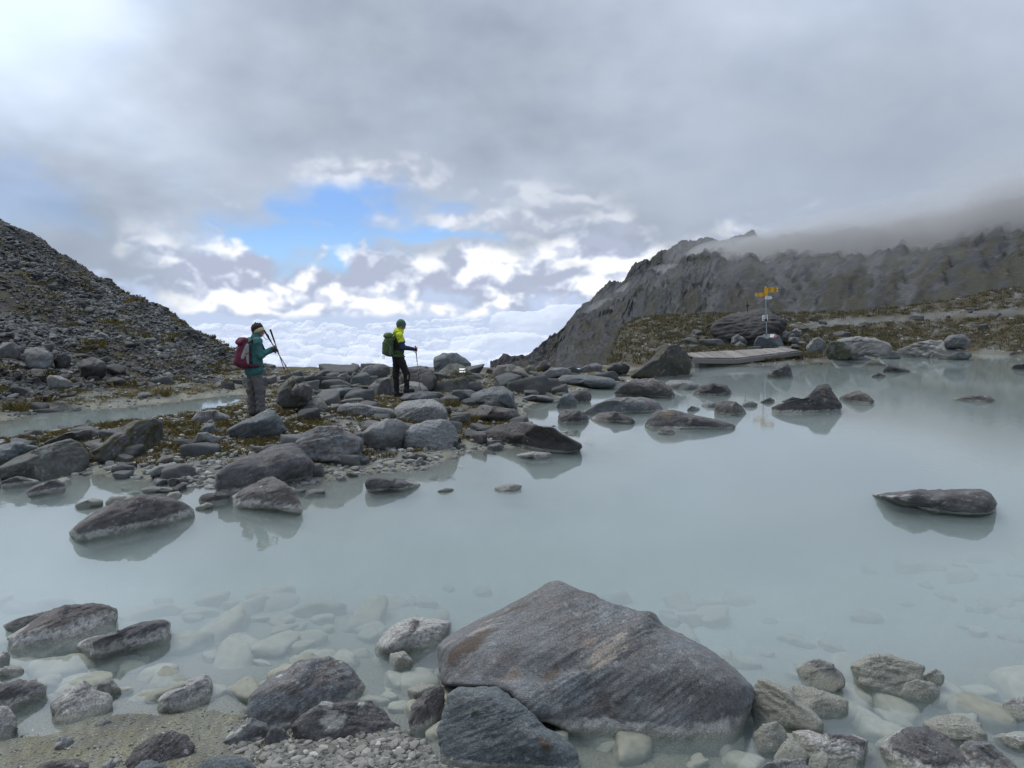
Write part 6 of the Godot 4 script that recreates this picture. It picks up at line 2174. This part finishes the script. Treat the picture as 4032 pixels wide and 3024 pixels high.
func hiker_with_hat() -> void:
	var away := 18.2
	var foot := at_depth(1572, 1560, away)
	var me := thing("person", foot, "hiker in lime and navy jacket with knitted hat, stepping uphill", "person")
	var f := Vector3(0.90, 0, -0.43).normalized()
	var r := f.cross(Vector3.UP).normalized()
	var skin := Color(0.36, 0.18, 0.125)
	var P := Vector3(-0.02, 0.96, 0)
	var C := Vector3(-0.02, 1.30, 0)
	var N := Vector3(0.02, 1.515, -0.01)
	var H := Vector3(0.050, 1.660, -0.025)
	var look := Vector3(0.86, -0.30, -0.40).normalized()
	var sr := C + Vector3(0, 0.14, 0) + r * 0.175
	var sl := C + Vector3(0, 0.14, 0) - r * 0.175
	var er := Vector3(0.125, 1.165, 0.20)
	var hold := Vector3(0.42, 1.115, 0.08)
	var wr := er.lerp(hold, 0.81)
	var el := Vector3(-0.10, 1.17, -0.26)
	var holdl := Vector3(0.03, 1.00, -0.31)
	var wl := el.lerp(holdl, 0.72)
	var kr := Vector3(0.195, 0.53, 0.07)
	var ar := Vector3(0.185, 0.205, 0.05)
	var kl := Vector3(-0.085, 0.50, -0.05)
	var al := Vector3(-0.065, 0.105, -0.05)
	var top1 := Vector3(0.405, 1.20, 0.08)
	var tip1 := Vector3(0.515, 0.10, 0.06)
	var tip2 := Vector3(-0.395, 0.03, -0.10)
	var top2 := holdl + (holdl - tip2).normalized() * 0.10
	var body := [PackedVector3Array(), PackedColorArray(), PackedInt32Array()]
	nets(body, tinted([[P, C, 0.11, 0.115], [C, N, 0.10, 0.06], [sr, sl, 0.055, 0.055], [sr, er, 0.05, 0.042], [er, wr, 0.04, 0.03], [sl, el, 0.05, 0.042], [el, wl, 0.04, 0.03], [P + r * 0.08, kr, 0.08, 0.055], [kr, ar, 0.053, 0.04], [P - r * 0.08, kl, 0.08, 0.055], [kl, al, 0.053, 0.04], [ar, ar + f * 0.13 - Vector3(0, 0.06, 0), 0.038, 0.028], [al, al + f * 0.13 - Vector3(0, 0.06, 0), 0.038, 0.028]], skin), 0.022, 0.05)
	nets(body, head_bones(H, look, N, skin), 0.008, 0.022)
	nets(body, grip(wr, hold, top1 - tip1, skin), 0.0055, 0.008)
	nets(body, grip(wl, holdl, top2 - tip2, skin), 0.0055, 0.008)
	mesh_node("body", mesh_from(body[0], body[2], body[1]), M.skin, me)
	eyes(me, H, look)
	var lime := Color(0.46, 0.56, 0.025)
	var navy := Color(0.016, 0.034, 0.072)
	var black := Color(0.010, 0.010, 0.012)
	var green := Color(0.045, 0.075, 0.02)
	var d := Vector3(0, 0.10, 0)
	cloth("jacket", me, [
		[P + r * 0.075 + d * 0.1, P + r * 0.08 + d * 1.0, 0.118, 0.12, green], [P - r * 0.075 + d * 0.1, P - r * 0.08 + d * 1.0, 0.118, 0.12, green],
		[P + r * 0.08 + d * 1.3, C + r * 0.085, 0.115, 0.118, black], [P - r * 0.08 + d * 1.3, C - r * 0.085, 0.115, 0.118, black],
		[P + f * 0.02 + d * 1.2, C + f * 0.03, 0.118, 0.115, black], [C + f * 0.06 + d * 0.2, C + f * 0.04 + d * 0.8, 0.105, 0.095, lime],
		[sr, sl, 0.080, 0.080, lime], [C + d * 0.9, N, 0.098, 0.082, lime], [N, N + f * 0.02 + Vector3(0, 0.04, 0), 0.078, 0.076, lime],
		[sr, sr.lerp(er, 0.5), 0.074, 0.068, lime], [sr.lerp(er, 0.55), er, 0.066, 0.060, navy], [er, wr, 0.060, 0.043, navy],
		[sl, sl.lerp(el, 0.5), 0.074, 0.068, lime], [sl.lerp(el, 0.55), el, 0.066, 0.060, navy], [el, wl, 0.060, 0.043, navy]], 0.014, 0.04, 0.018)
	cloth("hood", me, tinted([[N - f * 0.085 - Vector3(0, 0.00, 0), N - f * 0.06 + Vector3(0, 0.055, 0), 0.072, 0.064], [N - f * 0.05 + r * 0.075 + Vector3(0, 0.02, 0), N + f * 0.05 + r * 0.07 + Vector3(0, 0.0, 0), 0.045, 0.035], [N - f * 0.05 - r * 0.075 + Vector3(0, 0.02, 0), N + f * 0.05 - r * 0.07, 0.045, 0.035]], lime), 0.011, 0.04, 0.010)
	cloth("trousers", me, tinted([[P + r * 0.075, kr, 0.108, 0.075], [kr, ar, 0.075, 0.062], [P - r * 0.075, kl, 0.108, 0.075], [kl, al, 0.075, 0.062], [P + r * 0.06, P - r * 0.06, 0.115, 0.115], [P + r * 0.06 + d * 0.4, P - r * 0.06 + d * 0.4, 0.108, 0.108], [kr + Vector3(0.03, -0.03, 0.062), kr + Vector3(0.026, -0.10, 0.060), 0.010, 0.008, Color(0.30, 0.33, 0.08)]], black), 0.014, 0.035, 0.02)
	for a in [ar, al]:
		var boot := cloth("boot", me, tinted([[a + Vector3(0, 0.055, 0), a - Vector3(0, 0.055, 0) - f * 0.01, 0.058, 0.054], [a - Vector3(0, 0.05, 0) - f * 0.03, a + f * 0.16 - Vector3(0, 0.065, 0), 0.048, 0.038]], Color(0.022, 0.026, 0.034)), 0.011, 0.03)
		cloth("sole", boot, tinted([[a - Vector3(0, 0.10, 0) - f * 0.05, a + f * 0.175 - Vector3(0, 0.10, 0), 0.027, 0.023], [a - Vector3(0, 0.10, 0) - f * 0.05 + r * 0.02, a + f * 0.17 - Vector3(0, 0.10, 0) + r * 0.015, 0.024, 0.022]], Color(0.012, 0.012, 0.012)), 0.010, 0.01)
	var hr := look.cross(Vector3.UP).normalized()
	var hu := hr.cross(look).normalized()
	cloth("hair", me, tinted([[H - look * 0.06 - hu * 0.01, H - look * 0.055 - hu * 0.045, 0.038, 0.034]], Color(0.06, 0.055, 0.05)), 0.008, 0.01)
	var hat := cloth("knitted_hat", me, tinted([[H + hu * 0.045 - look * 0.02, H + hu * 0.05 + look * 0.018, 0.098, 0.094], [H + hu * 0.08 - look * 0.025, H + hu * 0.085, 0.085, 0.082]], Color(0.055, 0.11, 0.075)), 0.008, 0.03, 0.008)
	var brim := []
	for k in 16:
		var a0 := TAU * k / 16.0
		var a1 := TAU * (k + 1) / 16.0
		brim.append([H + hu * 0.012 + look * (cos(a0) * 0.098) + hr * sin(a0) * 0.088, H + hu * 0.012 + look * (cos(a1) * 0.098) + hr * sin(a1) * 0.088, 0.017, 0.017])
	cloth("brim", hat, tinted(brim, Color(0.05, 0.10, 0.07)), 0.008, 0.01)
	var gl := begin()
	for s in [-1.0, 1.0]:
		var loop := []
		var rr := []
		for k in 11:
			var a := TAU * k / 10.0
			loop.append(H + look * 0.108 + hr * (0.032 * s + 0.022 * cos(a)) + hu * (0.004 + 0.017 * sin(a)))
			rr.append(0.0022)
		tube_into(gl, loop, rr, 5)
		tube_into(gl, [H + look * 0.106 + hr * 0.055 * s + hu * 0.006, H + hr * 0.088 * s + hu * 0.01], [0.0022, 0.0022], 5)
	mesh_node("glasses", gl.commit(), M.steel, me)
	# the green rucksack
	var base := foot + C - f * 0.135 - Vector3(0, 0.33, 0)
	var bag := thing("backpack", base, "tall green hiking backpack worn over the lime jacket", "backpack")
	var olive := Color(0.050, 0.085, 0.028)
	var moss := Color(0.075, 0.125, 0.045)
	var v := Vector3(0, 1, 0)
	var main := []
	for a in [-0.08, 0.0, 0.08]:
		main.append([r * a - f * 0.07 + v * 0.06, r * a - f * 0.065 + v * 0.36, 0.082, 0.078])
		main.append([r * a - f * 0.13 + v * 0.08, r * a - f * 0.12 + v * 0.34, 0.075, 0.07])
	cloth("main_bag", bag, tinted(main, olive), 0.013, 0.045, 0.008)
	cloth("lid", bag, tinted([[r * 0.08 - f * 0.08 + v * 0.475, r * -0.08 - f * 0.08 + v * 0.475, 0.07, 0.07], [r * 0.075 - f * 0.13 + v * 0.465, r * -0.075 - f * 0.13 + v * 0.465, 0.062, 0.062]], moss), 0.012, 0.03, 0.008)
	cloth("front_pocket", bag, tinted([[r * 0.05 - f * 0.19 + v * 0.07, r * 0.045 - f * 0.185 + v * 0.30, 0.045, 0.04], [r * -0.05 - f * 0.19 + v * 0.07, r * -0.045 - f * 0.185 + v * 0.30, 0.045, 0.04]], moss * 0.85), 0.012, 0.03, 0.005)
	for s in [-1.0, 1.0]:
		cloth("side_pocket", bag, tinted([[r * 0.155 * s - f * 0.10 + v * 0.03, r * 0.15 * s - f * 0.09 + v * 0.2, 0.035, 0.03]], Color(0.09, 0.12, 0.09)), 0.012, 0.02)
		var st := begin()
		tube_into(st, [r * 0.165 * s - f * 0.16 + v * 0.30, r * 0.185 * s - f * 0.08 + v * 0.15, r * 0.175 * s - f * 0.02 - v * 0.02], [0.008, 0.008, 0.007], 6)
		mesh_node("compression_strap", st.commit(), plain(0.14, 0.17, 0.15), bag)
		st = begin()
		tube_into(st, [r * 0.085 * s - f * 0.02 + v * 0.40, r * 0.11 * s + f * 0.07 + v * 0.505, r * 0.12 * s + f * 0.20 + v * 0.47, r * 0.13 * s + f * 0.265 + v * 0.32, r * 0.17 * s + f * 0.18 + v * 0.16, r * 0.16 * s + f * 0.0 + v * 0.06], [0.02, 0.024, 0.024, 0.02, 0.013, 0.012], 8)
		mesh_node("shoulder_strap", st.commit(), plain(0.05, 0.07, 0.03), bag)
		st = begin()
		tube_into(st, [r * 0.05 * s - f * 0.21 + v * 0.02, r * 0.055 * s - f * 0.215 - v * 0.08], [0.006, 0.005], 6)
		mesh_node("loose_strap", st.commit(), plain(0.03, 0.06, 0.12), bag)
	var hb := begin()
	tube_into(hb, [r * 0.15 - f * 0.03 - v * 0.0, r * 0.205 + f * 0.08 - v * 0.01, r * 0.12 + f * 0.26 - v * 0.02, -r * 0.12 + f * 0.26 - v * 0.02, -r * 0.205 + f * 0.08 - v * 0.01, -r * 0.15 - f * 0.03], [0.035, 0.032, 0.018, 0.018, 0.032, 0.035], 8)
	mesh_node("hip_belt", hb.commit(), plain(0.05, 0.08, 0.025), bag)
	var navy_m := plain(0.03, 0.045, 0.08, 0.4)
	pole_thing("trekking_pole", "dark trekking pole planted ahead of the lime-jacketed hiker", foot + top1, foot + tip1, [plain(0.05, 0.05, 0.055, 0.4), plain(0.3, 0.31, 0.33, 0.35), navy_m, M.black, plain(0.35, 0.22, 0.05)])
	pole_thing("trekking_pole", "dark trekking pole trailing behind the lime-jacketed hiker", foot + top2, foot + tip2, [plain(0.03, 0.03, 0.035, 0.4), plain(0.05, 0.05, 0.06, 0.35), navy_m, M.black, plain(0.35, 0.22, 0.05)], false)
